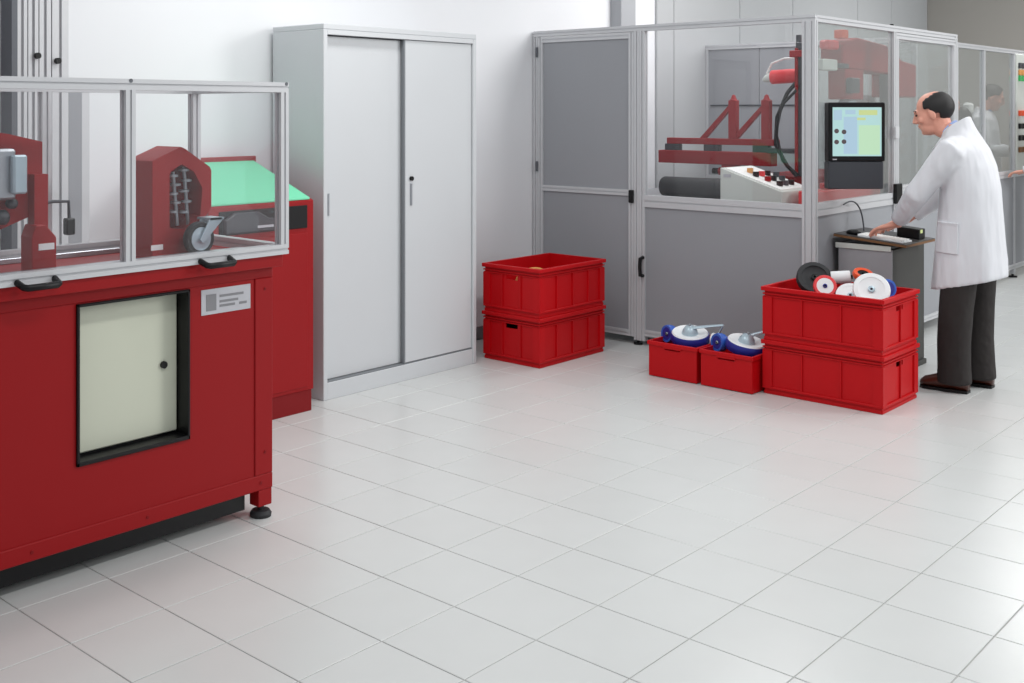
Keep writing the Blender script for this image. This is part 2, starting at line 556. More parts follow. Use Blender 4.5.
# right-hand fixture
fx = MB()
fy0, fy1 = 3.56, 3.72
def zat(y): return y
outer = [(2.345, 0.998), (2.345, 1.362), (2.475, 1.412), (2.612, 1.325), (2.612, 1.170), (2.540, 1.100), (2.540, 0.998)]
inner = [(2.420, 1.105), (2.420, 1.315), (2.475, 1.345), (2.530, 1.315), (2.570, 1.250), (2.560, 1.140), (2.500, 1.095)]
# front face as strips between outer and inner loops
N = 48
def loop_pts(poly, n):
    L = [(Vector(poly[(i + 1) % len(poly)]) - Vector(poly[i])).length for i in range(len(poly))]
    T = sum(L)
    res = []
    for k in range(n):
        d = T * k / n
        i = 0
        while d > L[i]:
            d -= L[i]
            i += 1
        res.append(Vector(poly[i]).lerp(Vector(poly[(i + 1) % len(poly)]), d / L[i]))
    return res
def polar_ring(poly, c, n):
    res = []
    for k in range(n):
        a = 2 * PI * k / n
        d = Vector((math.cos(a), math.sin(a)))
        best = None
        for i in range(len(poly)):
            p, q = Vector(poly[i]) - Vector(c), Vector(poly[(i + 1) % len(poly)]) - Vector(c)
            e = q - p
            den = d.x * e.y - d.y * e.x
            if abs(den) < 1e-9:
                continue
            t = (p.x * e.y - p.y * e.x) / den
            u = (p.x * d.y - p.y * d.x) / den
            if t > 0 and -1e-6 <= u <= 1 + 1e-6 and (best is None or t < best):
                best = t
        res.append((c[0] + d.x * best, c[1] + d.y * best))
    return res
cc = (2.49, 1.215)
ro_, ri_ = polar_ring(outer, cc, 64), polar_ring(inner, cc, 64)
fx = MB()
fx.rings([[(x, fy0, z) for x, z in ri_], [(x, fy0, z) for x, z in ro_], [(x, fy1, z) for x, z in ro_], [(x, fy1, z) for x, z in ri_]], closed=True)
fixr = fx.build('fixture', 'red', tb)
bx('fixture_back', 'redd', fixr, 2.41, 2.575, fy0 + 0.085, fy0 + 0.095, 1.09, 1.35, 0)
sp = MB()
for (sx, sz0, sz1) in ((2.455, 1.30, 1.13), (2.505, 1.32, 1.12)):
    for k in range(5):
        z = sz0 + (sz1 - sz0) * k / 5
        sp.lathe([(0.008, -0.006), (0.02, -0.004), (0.02, 0.004), (0.008, 0.006)], 12, (sx + 0.012 * (k % 2), fy0 + 0.03, z))
    sp.cyl((sx, fy0 + 0.03, sz0 + 0.015), (sx + 0.02, fy0 + 0.03, sz1 - 0.02), 0.007, 8)
sp.build('spring_mechanism', 'steel', fixr, smooth=True)
bx('label_plate', 'white', fixr, 2.338, 2.39, fy0 - 0.002, fy0, 1.028, 1.048, 0)
cr = MB()
for fy_ in (3.476, 3.528):
    cr.prism([(2.50, 1.062), (2.512, 1.050), (2.526, 1.058), (2.60, 1.128), (2.60, 1.140), (2.545, 1.140)], 'y', fy_, fy_ + 0.005)
cr.box(2.545, 2.61, 3.476, 3.56, 1.132, 1.140)
cr.build('caster_fork', 'steelp', fixr)
wl = MB().lathe([(0.034, -0.014), (0.060, -0.016), (0.064, -0.008), (0.064, 0.008), (0.060, 0.016), (0.034, 0.014)], 32, (2.512, 3.504, 1.064), 'y').build('test_wheel', 'rubber', fixr, smooth=True)
MB().lathe([(0.008, -0.020), (0.014, -0.017), (0.044, -0.018), (0.046, 0.0), (0.044, 0.018), (0.014, 0.017), (0.008, 0.020)], 28, (2.512, 3.504, 1.064), 'y').build('wheel_rim', 'steelp', fixr, smooth=True)
# guide bars and dark appliance on the tray
for y in (3.46, 3.80):
    bx('guide_bar', 'steel', tb, 1.30, 2.70, y, y + 0.03, 0.9985, 1.018, 0.002)
# left-hand fixture: tall plate, upright, base block
lb = MB()
lb.prism([(1.60, 1.08), (1.60, 1.50), (1.805, 1.468), (1.925, 1.440), (1.925, 1.20), (1.78, 1.15)], 'y', 3.60, 3.62)
lb.box(1.872, 1.922, 3.555, 3.60, 1.14, 1.33)
fixl = lb.build('fixture', 'red', tb)
MB().prism([(1.845, 0.999), (1.845, 1.12), (1.86, 1.16), (1.895, 1.16), (1.935, 1.115), (1.935, 0.999)], 'y', 3.52, 3.60).build('base_block', 'red', fixl, 0.003)
lp = bx('label_plate', 'white', fixl, 1.868, 1.925, 3.517, 3.52, 1.075, 1.097, 0)
bx('cylinder_block', 'steel', fixl, 1.72, 1.80, 3.54, 3.60, 1.25, 1.42, 0.008)
bx('cylinder_block', 'steelp', fixl, 1.775, 1.825, 3.51, 3.54, 1.27, 1.40, 0.006)
for (kx, kz, kr) in ((1.70, 1.20, 0.03), (1.765, 1.19, 0.028), (1.72, 1.15, 0.026), (1.80, 1.235, 0.02), (1.66, 1.30, 0.025)):
    MB().ell((kx, 3.575, kz), (kr, 0.025, kr), seg=10, nr=6).build('linkage_knuckle', 'dark', fixl, smooth='all')
cbk = MB().tube([(1.92, 3.64, 1.22), (2.00, 3.66, 1.225), (2.07, 3.68, 1.22), (2.072, 3.68, 1.16)], 0.006, 8).build('sensor_bracket', 'dark', fixl, smooth=True)
bx('sensor', 'black', fixl, 2.055, 2.09, 3.665, 3.695, 1.10, 1.16, 0.004)

# ------------------------------------------------------------------ red console with mint sloping top
cs2 = thing('red_console', (3.5, 4.6, 0), 'red machine console with sloping mint green top beside the grey cabinet', 'machine')
kx0, kx1, ky0, ky1 = 3.18, 3.845, 4.36, 4.85
MB().prism([(ky0, 0.11), (ky0, 1.085), (ky1, 1.272), (ky1, 0.11)], 'x', kx0, kx1).build('body', 'red', cs2, 0.003)
bx('plinth', 'redd', cs2, kx0 + 0.01, kx1 - 0.01, ky0 + 0.004, ky1, 0.0, 0.11, 0.002)
sl = (1.272 - 1.085) / (ky1 - ky0)
def sz(y, o=0): return 1.085 + (y - ky0) * sl + o
MB().prism([(ky0 + 0.006, sz(ky0 + 0.006, 0.001)), (ky1 - 0.02, sz(ky1 - 0.02, 0.001)), (ky1 - 0.02, sz(ky1 - 0.02, 0.012)), (ky0 + 0.006, sz(ky0 + 0.006, 0.012))], 'x', kx0 + 0.012, kx1 - 0.02).build('sloping_top', 'green', cs2, 0.002)
bx('back_rim', 'red', cs2, kx0, kx1, ky1 - 0.018, ky1, sz(ky1 - 0.018) - 0.004, sz(ky1) + 0.028, 0.003)
bx('black_slot', 'black', cs2, 3.24, 3.80, ky0 - 0.006, ky0, 0.945, 1.062, 0.003)
ap = MB().prism([(3.26, 0.955), (3.26, 1.02), (3.32, 1.052), (3.46, 1.052), (3.52, 1.02), (3.58, 1.01), (3.58, 0.955)], 'y', ky0 - 0.035, ky0 - 0.006).build('drive_unit', 'dark', cs2, 0.004)
bx('label_strip', 'plate', ap, 3.45, 3.55, ky0 - 0.037, ky0 - 0.035, 0.972, 0.984, 0)
bx('front_panel', 'red', cs2, kx0 + 0.03, kx1 - 0.045, ky0 - 0.005, ky0, 0.13, 0.92, 0.002)

# ------------------------------------------------------------------ aluminium column by the wall
ac = thing('aluminium_column', (2.50, 4.72, 0), 'tall slotted aluminium column standing behind the red test bench at the wall', 'column')
bx('side_plate', 'aludark', ac, 2.365, 2.395, 4.70, 4.80, 0.0, 2.75, 0.002)
for i, x in enumerate((2.422, 2.475, 2.533, 2.608)):
    w = (0.05, 0.052, 0.06, 0.085)[i]
    MB().prism(prof_poly(x, 4.755, w - 0.003, 0.09, 0.014, 0.012), 'z', 0.0, 2.75).build('profile', 'alu', ac)
for x, z in ((2.490, 1.795), (2.590, 1.775)):
    MB().cyl((x, 4.71, z), (x, 4.69, z), 0.014, 12).build('knob', 'black', ac, smooth=True)
bx('side_plate', 'grey', ac, 2.655, 2.725, 4.72, 4.80, 0.0, 1.70, 0.002)
bx('side_plate', 'alu', ac, 2.727, 2.77, 4.73, 4.80, 0.0, 1.70, 0.002)


# ------------------------------------------------------------------ crates
def crate(loc, lx, ly, hz, label, group, ribs_x=2, ribs_y=2, rim=0.016, hole_axis='x', tread=True, name='stacking_crate'):
    """open plastic crate, length lx along x, ly along y; origin at bottom centre"""
    t = thing(name, loc, label, 'crate', group)
    a, b = lx / 2, ly / 2
    w = 0.006
    ia, ib = a - rim, b - rim            # wall outer faces
    zb = 0.035 if tread else 0.0
    m = MB()
    hw, hz0, hz1 = (0.045, hz - 0.085, hz - 0.058) if tread else (0.05, hz - 0.042, hz - 0.030)
    def wall_y(y0, y1, hole):            # wall parallel to x
        if hole:
            m.box(-ia, -hw, y0, y1, 0.004, hz); m.box(hw, ia, y0, y1, 0.004, hz)
            m.box(-hw, hw, y0, y1, 0.004, hz0); m.box(-hw, hw, y0, y1, hz1, hz)
        else:
            m.box(-ia, ia, y0, y1, 0.004, hz)
    def wall_x(x0, x1, hole):
        if hole:
            m.box(x0, x1, -ib + w, -hw, 0.004, hz); m.box(x0, x1, hw, ib - w, 0.004, hz)
            m.box(x0, x1, -hw, hw, 0.004, hz0); m.box(x0, x1, -hw, hw, hz1, hz)
        else:
            m.box(x0, x1, -ib + w, ib - w, 0.004, hz)
    wall_y(-ib, -ib + w, hole_axis == 'y'); wall_y(ib - w, ib, hole_axis == 'y')
    wall_x(-ia, -ia + w, hole_axis == 'x'); wall_x(ia - w, ia, hole_axis == 'x')
    m.box(-ia + w, ia - w, -ib + w, ib - w, 0.004, 0.012)
    m.build('shell', 'crate', t, local=True)
    def ring(nm, z0, z1, out, parent=t):
        r = MB()
        A, B = ia + out, ib + out
        r.box(-A, A, -B, -ib, z0, z1); r.box(-A, A, ib, B, z0, z1)
        r.box(-A, -ia, -ib, ib, z0, z1); r.box(ia, A, -ib, ib, z0, z1)
        return r.build(nm, 'crate', parent, 0.002, local=True)
    ring('rim', hz - 0.022, hz, rim)
    if tread:
        ring('rib_band', hz - 0.042, hz - 0.034, rim * 0.6)
        ring('rib_band', hz - 0.056, hz - 0.050, rim * 0.5)
        ring('base_band', 0.0, 0.018, rim * 0.25)
        ring('base_band', 0.03, 0.042, rim * 0.6)
    if ribs_x or ribs_y:
        q = rim * 0.55
        for k in range(ribs_x):
            x = -ia + 2 * ia * (k + 1) / (ribs_x + 1)
            for s in (-1, 1):
                r = MB().box(x - 0.004, x + 0.004, min(s * ib, s * (ib + q)), max(s * ib, s * (ib + q)), 0.042, hz - 0.056)
                r.build('rib', 'crate', t, local=True)
        for k in range(ribs_y):
            y = -ib + 2 * ib * (k + 1) / (ribs_y + 1)
            for s in (-1, 1):
                r = MB().box(min(s * ia, s * (ia + q)), max(s * ia, s * (ia + q)), y - 0.004, y + 0.004, 0.042, hz - 0.056)
                r.build('rib', 'crate', t, local=True)
        for sx in (-1, 1):
            for sy in (-1, 1):
                c = MB()
                c.box(min(sx * (ia - 0.045), sx * (ia + q)), max(sx * (ia - 0.045), sx * (ia + q)), min(sy * ib, sy * (ib + q)), max(sy * ib, sy * (ib + q)), 0.042, hz - 0.056)
                c.box(min(sx * ia, sx * (ia + q)), max(sx * ia, sx * (ia + q)), min(sy * (ib - 0.045), sy * ib), max(sy * (ib - 0.045), sy * ib), 0.042, hz - 0.056)
                c.build('corner_rib', 'crate', t, local=True)
    else:
        for s in (-1, 1):                # grip lip on the short sides
            MB().box(min(s * ia, s * (ia + rim)), max(s * ia, s * (ia + rim)), -hw - 0.008, hw + 0.008, hz1 - 0.002, hz - 0.022).build('grip', 'crate', t, 0.002, local=True)
    return t


G1 = 'red crates stacked in two by the grey panelled door'
HZ = 0.297
crate((5.735, 4.295, 0), 0.70, 0.455, HZ, 'lower red plastic crate of the stack between grey cabinet and grey door', G1, 3, 2)
crate((5.735, 4.295, HZ), 0.70, 0.455, HZ, 'upper red plastic crate of the stack between grey cabinet and grey door', G1, 3, 2)
G2 = 'large red crates stacked beside the standing man'
crate((6.03, 2.53, 0), 0.50, 0.665, 0.295, 'lower large red crate on the floor beside the man in the white coat', G2, 1, 2, hole_axis='y')
crate((6.03, 2.53, 0.295), 0.50, 0.665, 0.290, 'upper large red crate heaped with wheels beside the man in the white coat', G2, 1, 2, hole_axis='y')
G3 = 'small red crates holding blue casters'
crate((5.90, 3.366, 0), 0.40, 0.325, 0.205, 'left small red crate on the floor holding a blue caster', G3, 0, 0, 0.008, tread=False, name='small_crate')
crate((5.90, 3.030, 0), 0.40, 0.325, 0.205, 'right small red crate holding a blue caster, touching the large crates', G3, 0, 0, 0.008, tread=False, name='small_crate')


# ------------------------------------------------------------------ wheels and casters
def wheel(name, loc, rot, R, wd, tyre, rim, hub, label, cat='wheel', group=None, dish=0.0, bore=0.012, lip=None):
    t = thing(name, loc, label, cat, group, rot)
    h = wd / 2
    MB().lathe([(R * 0.72, -h), (R * 0.95, -h), (R, -h * 0.55), (R, h * 0.55), (R * 0.95, h), (R * 0.72, h)], 36, closed=True).build('tyre', tyre, t, smooth=True, local=True)
    MB().lathe([(bore, -h * 0.75), (R * 0.74, -h * 0.92), (R * 0.74, h * 0.92), (R * 0.66, h * 0.95 - dish), (R * 0.30, h * 0.72 - dish), (bore, h * 0.75 - dish)], 36, closed=True).build('rim', rim, t, smooth=True, local=True)
    MB().lathe([(bore * 0.6, -h * 1.05), (R * 0.17, -h * 1.05), (R * 0.19, h * 1.02), (R * 0.15, h * 1.12), (bore * 0.6, h * 1.12)], 24, closed=True).build('hub', hub, t, smooth=True, local=True)
    return t


def toward(n, roll=0.0):
    return Vector(n).to_track_quat('Z', 'Y').to_euler()


WG = 'wheels heaped in the upper large crate'
viewv = (-0.76, -0.60, 0.30)
wheel('rubber_wheel', (6.06, 2.685, 0.615), toward((-0.70, -0.45, 0.55)), 0.095, 0.045, 'rubber', 'rubber', 'black', 'black rubber wheel leaning at the left end of the upper large crate', group=WG, dish=0.008)
wheel('rimmed_wheel', (5.91, 2.56, 0.602), toward((-0.80, -0.45, 0.35)), 0.060, 0.03, 'pink', 'white', 'blue', 'small white wheel with a red edge and blue hub in the upper crate', group=WG)
wheel('white_wheel', (5.925, 2.318, 0.607), toward((-0.82, -0.35, 0.50)), 0.092, 0.035, 'white', 'white', 'steelp', 'large plain white wheel at the right end of the upper crate', group=WG, dish=0.003)
wheel('white_wheel', (5.94, 2.435, 0.558), toward((-0.75, -0.3, 0.6)), 0.075, 0.035, 'white', 'white', 'steelp', 'half buried white wheel below and left of the large white wheel', group=WG)
t = thing('white_roller', (6.115, 2.56, 0.628), 'short white roller lying behind the red edged wheel in the upper crate', 'roller', WG, toward((0.45, -0.9, 0.1)))
MB().lathe([(0.012, -0.05), (0.034, -0.05), (0.036, -0.044), (0.036, 0.044), (0.034, 0.05), (0.012, 0.05)], 24, closed=True).build('sleeve', 'white', t, smooth=True, local=True)
MB().lathe([(0.004, -0.062), (0.011, -0.062), (0.011, 0.062), (0.004, 0.062)], 14, closed=True).build('bush', 'black', t, smooth=True, local=True)
t = thing('orange_ring', (6.12, 2.44, 0.655), 'orange wheel ring standing behind the large white wheel in the upper crate', 'ring', WG, toward((-0.3, -0.3, 0.95)))
MB().lathe([(0.030, -0.012), (0.050, -0.014), (0.055, 0.0), (0.050, 0.014), (0.030, 0.012)], 28, closed=True).build('tread', 'orange', t, smooth=True, local=True)
MB().lathe([(0.008, -0.008), (0.032, -0.010), (0.032, 0.010), (0.008, 0.008)], 24, closed=True).build('core', 'black', t, smooth=True, local=True)
wheel('blue_wheel', (6.08, 2.30, 0.600), toward((-0.5, -0.85, 0.1)), 0.05, 0.04, 'blue2', 'blue', 'steel', 'small bright blue wheel behind the large white wheel in the upper crate', group=WG)
fills = [(5.93, 2.76, 0.3), (6.13, 2.77, -0.2), (6.155, 2.62, 0.5), (6.15, 2.42, 1.0), (6.145, 2.29, 0.2), (6.00, 2.66, 0.9)]
for k, (x, y, a_) in enumerate(fills):
    wheel('black_wheel', (x, y, 0.392), toward((math.sin(a_), -math.cos(a_), 0.12)), 0.08, 0.045, 'rubber', 'rubber', 'black', 'small black wheel standing deep among the heap in the upper crate', group='black wheels in the bottom of the heap')


def caster(loc, label, rz=0.0):
    t = thing('swivel_caster', loc, label, 'caster', 'blue casters in the small crates', (0.10, -0.20, rz))
    R, h = 0.112, 0.026
    MB().lathe([(R * 0.70, -h), (R * 0.94, -h), (R, -h * 0.5), (R, h * 0.5), (R * 0.95, h), (R * 0.70, h)], 36, closed=True).build('tyre', 'blue', t, smooth=True, local=True)
    MB().lathe([(0.01, -h * 0.8), (R * 0.72, -h * 0.9), (R * 0.93, h * 1.04), (R * 0.88, h * 1.3), (R * 0.55, h * 0.9), (0.01, h * 0.9)], 36, closed=True).build('rim', 'white', t, smooth=True, local=True)
    MB().lathe([(0.003, h * 2.8), (0.024, h * 2.6), (0.042, h * 1.7), (0.047, h * 0.9), (0.003, h * 0.9)], 24).build('dome', 'steelp', t, smooth=True, local=True)
    fk = MB()
    fk.tube([(0.0, -0.01, h * 2.3), (0.03, -0.10, h * 3.1), (0.05, -0.185, h * 3.9)], [0.016, 0.013, 0.010], 8, flat=0.5)
    fk.tube([(0.0, -0.01, -h * 1.4), (0.02, -0.09, -h * 1.2), (0.03, -0.14, 0.0), (0.05, -0.185, h * 3.9)], [0.016, 0.013, 0.012, 0.010], 8, flat=0.5)
    fk.build('fork', 'steelp', t, smooth=True, local=True)
    MB().cyl((0.0, 0.0, -h * 1.6), (0.0, 0.0, h * 3.1), 0.008, 12).build('axle', 'steel', t, smooth=True, local=True)
    MB().lathe([(0.022, -0.008), (0.035, -0.008), (0.035, 0.008), (0.022, 0.008)], 22, (0.03, -0.135, 0.01), 'y', closed=True).build('bearing_ring', 'white', t, smooth=True, local=True)
    return t


caster((5.87, 3.345, 0.225), 'blue tyred caster with grey dome lying in the left small crate')
caster((5.87, 2.995, 0.225), 'blue tyred caster with grey dome lying in the right small crate', 0.8)
for (x, y, lab) in ((5.87, 3.482, 'small blue wheel standing at the left end of the left small crate'), (5.85, 3.146, 'small blue wheel standing at the left end of the right small crate')):
    wheel('blue_wheel', (x, y, 0.225), toward((-0.9, 0.35, 0.1)), 0.052, 0.045, 'blue2', 'blue', 'steel', lab, group='small blue wheels in the small crates')
# contents of the left stack
t = thing('tan_ring', (5.545, 4.225, 0.441), 'tan ring peeking over the rim of the upper crate by the grey cabinet', 'ring', None, toward((-0.72, -0.68, 0.10)))
MB().lathe([(0.085, -0.016), (0.130, -0.018), (0.138, 0), (0.130, 0.018), (0.085, 0.016)], 32, closed=True).build('tread', 'tan', t, smooth=True, local=True)
MB().lathe([(0.02, -0.012), (0.088, -0.014), (0.088, 0.014), (0.02, 0.012)], 24, closed=True).build('core', 'paper', t, smooth=True, local=True)

# ------------------------------------------------------------------ machine enclosure
EX0, EX1, EY0, EY1, EZ = 6.40, 8.86, 2.831, 4.895, 2.11
en = thing('machine_enclosure', (7.6, 3.85, 0), 'large aluminium machine enclosure with grey panels and clear panes behind the red crates', 'enclosure')
Q = 0.04
def ep(x, y, w=Q, h=Q, z0=0.03, z1=EZ - Q):
    return zprof(en, x, y, z0, z1, w, h)
# posts on the -x face: wall end, middle, corner
for y in (EY1 - 0.02, 4.041, EY0 + 0.02):
    p = ep(EX0 + 0.02, y)
    MB().lathe([(0.001, 0), (0.03, 0), (0.03, 0.012), (0.01, 0.016), (0.01, 0.031), (0.001, 0.031)], 16, (EX0 + 0.02, y, 0)).build('foot', 'black', p, smooth=True)
for y in (EY0 + 0.06, ):
    ep(EX0 + 0.02, y)
ep(EX0 + 0.02, 4.000)
for x in (7.640, EX1 - 0.02):
    p = ep(x, EY0 + 0.02)
    MB().lathe([(0.001, 0), (0.03, 0), (0.03, 0.012), (0.01, 0.016), (0.01, 0.031), (0.001, 0.031)], 16, (x, EY0 + 0.02, 0)).build('foot', 'black', p, smooth=True)
ep(EX1 - 0.02, EY1 - 0.02)
ep(EX1 - 0.02, 3.90)
# top rails
profile('rail', en, 'y', EX0 + 0.02, EZ - Q / 2, Q, Q, EY0, EY1)
profile('rail', en, 'y', EX1 - 0.02, EZ - Q / 2, Q, Q, EY0, EY1)
profile('rail', en, 'x', EY0 + 0.02, EZ - Q / 2, Q, Q, EX0 + Q, EX1 - Q)
# second bay of the -x face: pane over grey panel
y0, y1 = EY0 + 0.08, 3.980
profile('rail', en, 'y', EX0 + 0.02, 0.952, Q, 0.078, y0, y1)
profile('rail', en, 'y', EX0 + 0.02, 0.085, Q, Q, y0, y1)
bx('pane', 'glass', en, EX0 + 0.018, EX0 + 0.022, y0, y1, 0.991, EZ - Q, 0)
bx('panel', 'grey', en, EX0 + 0.012, EX0 + 0.028, y0, y1, 0.105, 0.913, 0)
# first bay: grey door with frame
y0, y1 = 4.063, EY1 - 0.042
dro = MB().prism(prof_poly(EX0 + 0.02, y0 + 0.02, Q, Q), 'z', 0.05, EZ - Q - 0.004)
dro.prism(prof_poly(EX0 + 0.02, y1 - 0.02, Q, Q), 'z', 0.05, EZ - Q - 0.004)
for zc in (0.07, 1.0, EZ - Q - 0.024):
    dro.prism(prof_poly(EX0 + 0.02, zc, Q, Q), 'y', y0 + Q, y1 - Q)
door = dro.build('door', 'alu', en)
bx('panel', 'grey', door, EX0 + 0.012, EX0 + 0.028, y0 + Q, y1 - Q, 0.09, 0.98, 0)
bx('panel', 'grey', door, EX0 + 0.012, EX0 + 0.028, y0 + Q, y1 - Q, 1.02, EZ - Q - 0.044, 0)
bx('latch', 'black', door, EX0 - 0.022, EX0, 4.060, 4.092, 0.935, 1.02, 0.004)
for z in (0.35, 1.15, 1.96):
    MB().cyl((EX0 - 0.008, y1 + 0.004, z - 0.035), (EX0 - 0.008, y1 + 0.004, z + 0.035), 0.009, 10).build('hinge', 'aludark', door, smooth=True)
h_ = MB().tube([(EX0, 3.992, 0.46), (EX0 - 0.035, 3.992, 0.465), (EX0 - 0.04, 3.992, 0.52), (EX0 - 0.035, 3.992, 0.575), (EX0, 3.992, 0.58)], 0.012, 8)
h_.build('handle', 'black', en, smooth=True)
# -y face: two bays
for x0, x1 in ((EX0 + Q, 7.620), (7.660, EX1 - Q)):
    profile('rail', en, 'x', EY0 + 0.02, 0.962, Q, 0.076, x0, x1)
    profile('rail', en, 'x', EY0 + 0.02, 0.085, Q, Q, x0, x1)
    bx('panel', 'grey', en, x0, x1, EY0 + 0.012, EY0 + 0.028, 0.105, 0.924, 0)
bx('pane', 'glassf', en, EX0 + Q, 7.62, EY0 + 0.018, EY0 + 0.022, 1.0, EZ - Q, 0)
x0, x1 = 7.664, EX1 - Q - 0.004
d2 = MB()
for zc in (1.022, EZ - Q - 0.024):
    d2.prism(prof_poly(EY0 + 0.02, zc, Q, Q), 'x', x0, x1)
for xc in (x0 + 0.02, x1 - 0.02):
    d2.prism(prof_poly(xc, EY0 + 0.02, Q, Q), 'z', 1.042, EZ - Q - 0.044)
door2 = d2.build('door', 'alu', en)
bx('pane', 'glassf', door2, x0 + Q, x1 - Q, EY0 + 0.018, EY0 + 0.022, 1.042, EZ - Q - 0.044, 0)
bx('latch', 'black', door2, 7.60, 7.70, EY0 - 0.025, EY0, 0.93, 1.06, 0.004)
bx('clip', 'alu', en, 7.60, 7.66, EY0 - 0.02, EY0, 1.36, 1.44, 0.004)
# far (+x) side: grey panel bay and clear bay
profile('rail', en, 'y', EX1 - 0.02, 0.96, Q, 0.06, EY0 + Q, EY1 - Q)
profile('rail', en, 'y', EX1 - 0.02, 0.085, Q, Q, EY0 + Q, EY1 - Q)
bx('panel', 'grey', en, EX1 - 0.028, EX1 - 0.012, 4.39, EY1 - Q, 0.99, EZ - Q, 0)
bx('panel', 'grey', en, EX1 - 0.028, EX1 - 0.012, 3.92, 4.382, 0.99, EZ - Q, 0)
bx('panel', 'grey', en, EX1 - 0.028, EX1 - 0.012, EY0 + Q, EY1 - Q, 0.105, 0.93, 0)
bx('pane', 'glassf', en, EX1 - 0.022, EX1 - 0.018, EY0 + Q, 3.88, 0.99, EZ - Q, 0)
MB().cyl((7.63, EY0 + 0.02, EZ), (7.63, EY0 + 0.02, EZ + 0.012), 0.012, 10).build('cap', 'black', en, smooth=True)
# inner frame for the sliding door
ep(8.45, 3.30, z0=0.94)
profile('rail', en, 'x', 3.30, 1.99, Q, Q, 7.9, 8.43)

# ------------------------------------------------------------------ testing rig inside the enclosure
TZ = 0.93
rg = thing('testing_rig', (7.5, 3.6, 0), 'red beam testing machine standing inside the aluminium enclosure', 'machine')
bx('table_top', 'pedlight', rg, 6.52, 8.72, 2.99, 4.76, TZ - 0.03, TZ, 0.003)
for x, y in ((6.6, 3.06), (8.62, 3.06), (6.6, 4.68), (8.62, 4.68)):
    bx('table_leg', 'dark', rg, x - 0.04, x + 0.04, y - 0.04, y + 0.04, 0, TZ - 0.03, 0.003)
bx('bed', 'pink', rg, 6.72, 7.72, 2.96, 3.08, TZ, 1.045, 0.004)
bx('bed_cover', 'pink', rg, 6.98, 7.32, 2.965, 3.06, 1.0455, 1.085, 0.006)
bx('rear_bed', 'redd', rg, 7.15, 8.2, 3.15, 3.62, TZ, 1.11, 0.006)
bx('beam', 'redb', rg, 7.36, 7.46, 3.57, 4.46, 1.158, 1.252, 0.004)
bx('upper_bar', 'redb', rg, 7.38, 7.44, 3.54, 4.40, 1.300, 1.345, 0.003)
for y in (3.60, 3.98, 4.30):
    bx('spacer', 'dark', rg, 7.385, 7.435, y, y + 0.12, 1.252, 1.30, 0.003)
for y in (3.875, 3.625):
    br = bx('bracket', 'redb', rg, 7.385, 7.435, y - 0.03, y + 0.03, 1.345, 1.62, 0.003)
    MB().lathe([(0.001, 1.66), (0.012, 1.655), (0.02, 1.63), (0.028, 1.62), (0.001, 1.62)], 12, (7.41, y, 0)).build('bracket_cap', 'redb', br, smooth=True)
    MB().prism([(y + 0.03, 1.585), (y + 0.03, 1.545), (y + 0.215, 1.345), (y + 0.26, 1.345)], 'x', 7.395, 7.425).build('brace', 'redb', br)
bx('rest', 'dark', rg, 7.34, 7.48, 3.35, 3.60, 1.2525, 1.285, 0.003)
ml = MB().cyl((7.40, 3.82, 1.11), (7.40, 3.98, 1.11), 0.028).build('clamp_motor', 'redb', rg, smooth=True)
MB().cyl((7.40, 3.98, 1.11), (7.40, 4.03, 1.11), 0.022).build('clamp_knob', 'black', ml, smooth=True)
bx('clamp_block', 'redb', rg, 7.37, 7.45, 3.84, 3.95, 1.138, 1.158, 0.002)
bx('support', 'dark', rg, 7.37, 7.45, 3.88, 3.92, TZ, 1.082, 0.002)
bx('column', 'dark', rg, 7.16, 7.26, 3.225, 3.30, 1.11, 2.0, 0.004)
bx('column_rail', 'red', rg, 7.145, 7.16, 3.28, 3.30, 1.11, 1.96, 0.002)
cy = MB().cyl((7.30, 3.30, 1.785), (7.30, 3.53, 1.775), 0.048, 20).build('actuator', 'pink', rg, smooth=True)
MB().tube([(7.30, 3.53, 1.775), (7.30, 3.575, 1.765), (7.30, 3.60, 1.755)], [0.036, 0.026, 0.008], 14).build('actuator_nose', 'beige', cy, smooth=True)
MB().tube([(7.30, 3.57, 1.80), (7.29, 3.53, 1.87), (7.27, 3.43, 1.90), (7.24, 3.34, 1.90)], 0.007, 8).build('air_hose', 'paper', rg, smooth=True)
bx('column_cap', 'redb', rg, 7.13, 7.29, 3.215, 3.33, 1.90, 1.945, 0.003)
MB().cyl((7.21, 3.30, 2.0), (7.21, 3.30, 2.05), 0.018, 12).build('cap_screw', 'dark', rg, smooth=True)
hs = MB()
hs.tube([(7.18, 3.29, 1.75), (7.12, 3.34, 1.66), (7.08, 3.39, 1.5), (7.08, 3.40, 1.32), (7.12, 3.34, 1.18), (7.15, 3.28, 1.115)], 0.014, 8)
hs.tube([(7.17, 3.28, 1.70), (7.06, 3.35, 1.58), (7.02, 3.37, 1.40), (7.05, 3.34, 1.22), (7.12, 3.28, 1.115)], 0.010, 8)
hs.build('cable_loops', 'black', rg, smooth=True)
# big upper head
hdm = MB().prism([(7.20, 1.82), (7.20, 1.98), (7.45, 2.03), (7.95, 2.00), (8.25, 1.90), (8.50, 1.88), (8.50, 1.64), (8.05, 1.64), (8.05, 1.80)], 'y', 3.00, 3.15)
head = hdm.build('head_housing', 'redb', rg, 0.01)
bx('head_box', 'beige', rg, 6.83, 7.05, 2.97, 3.04, 1.80, 1.87, 0.005)
bx('head_box_arm', 'dark', rg, 7.05, 7.25, 2.98, 3.00, 1.82, 1.85, 0.002)
bx('head_lamp', 'orange', rg, 7.25, 7.34, 3.02, 3.08, 2.02, 2.075, 0.004)
bx('cover_lug', 'pink', rg, 7.02, 7.20, 3.02, 3.08, 1.94, 2.00, 0.012)
bx('sensor_head', 'dark', rg, 7.25, 7.38, 2.96, 3.00, 1.66, 1.76, 0.006)
bx('spindle', 'redb', rg, 7.25, 7.55, 3.005, 3.12, 1.62, 1.82, 0.006)
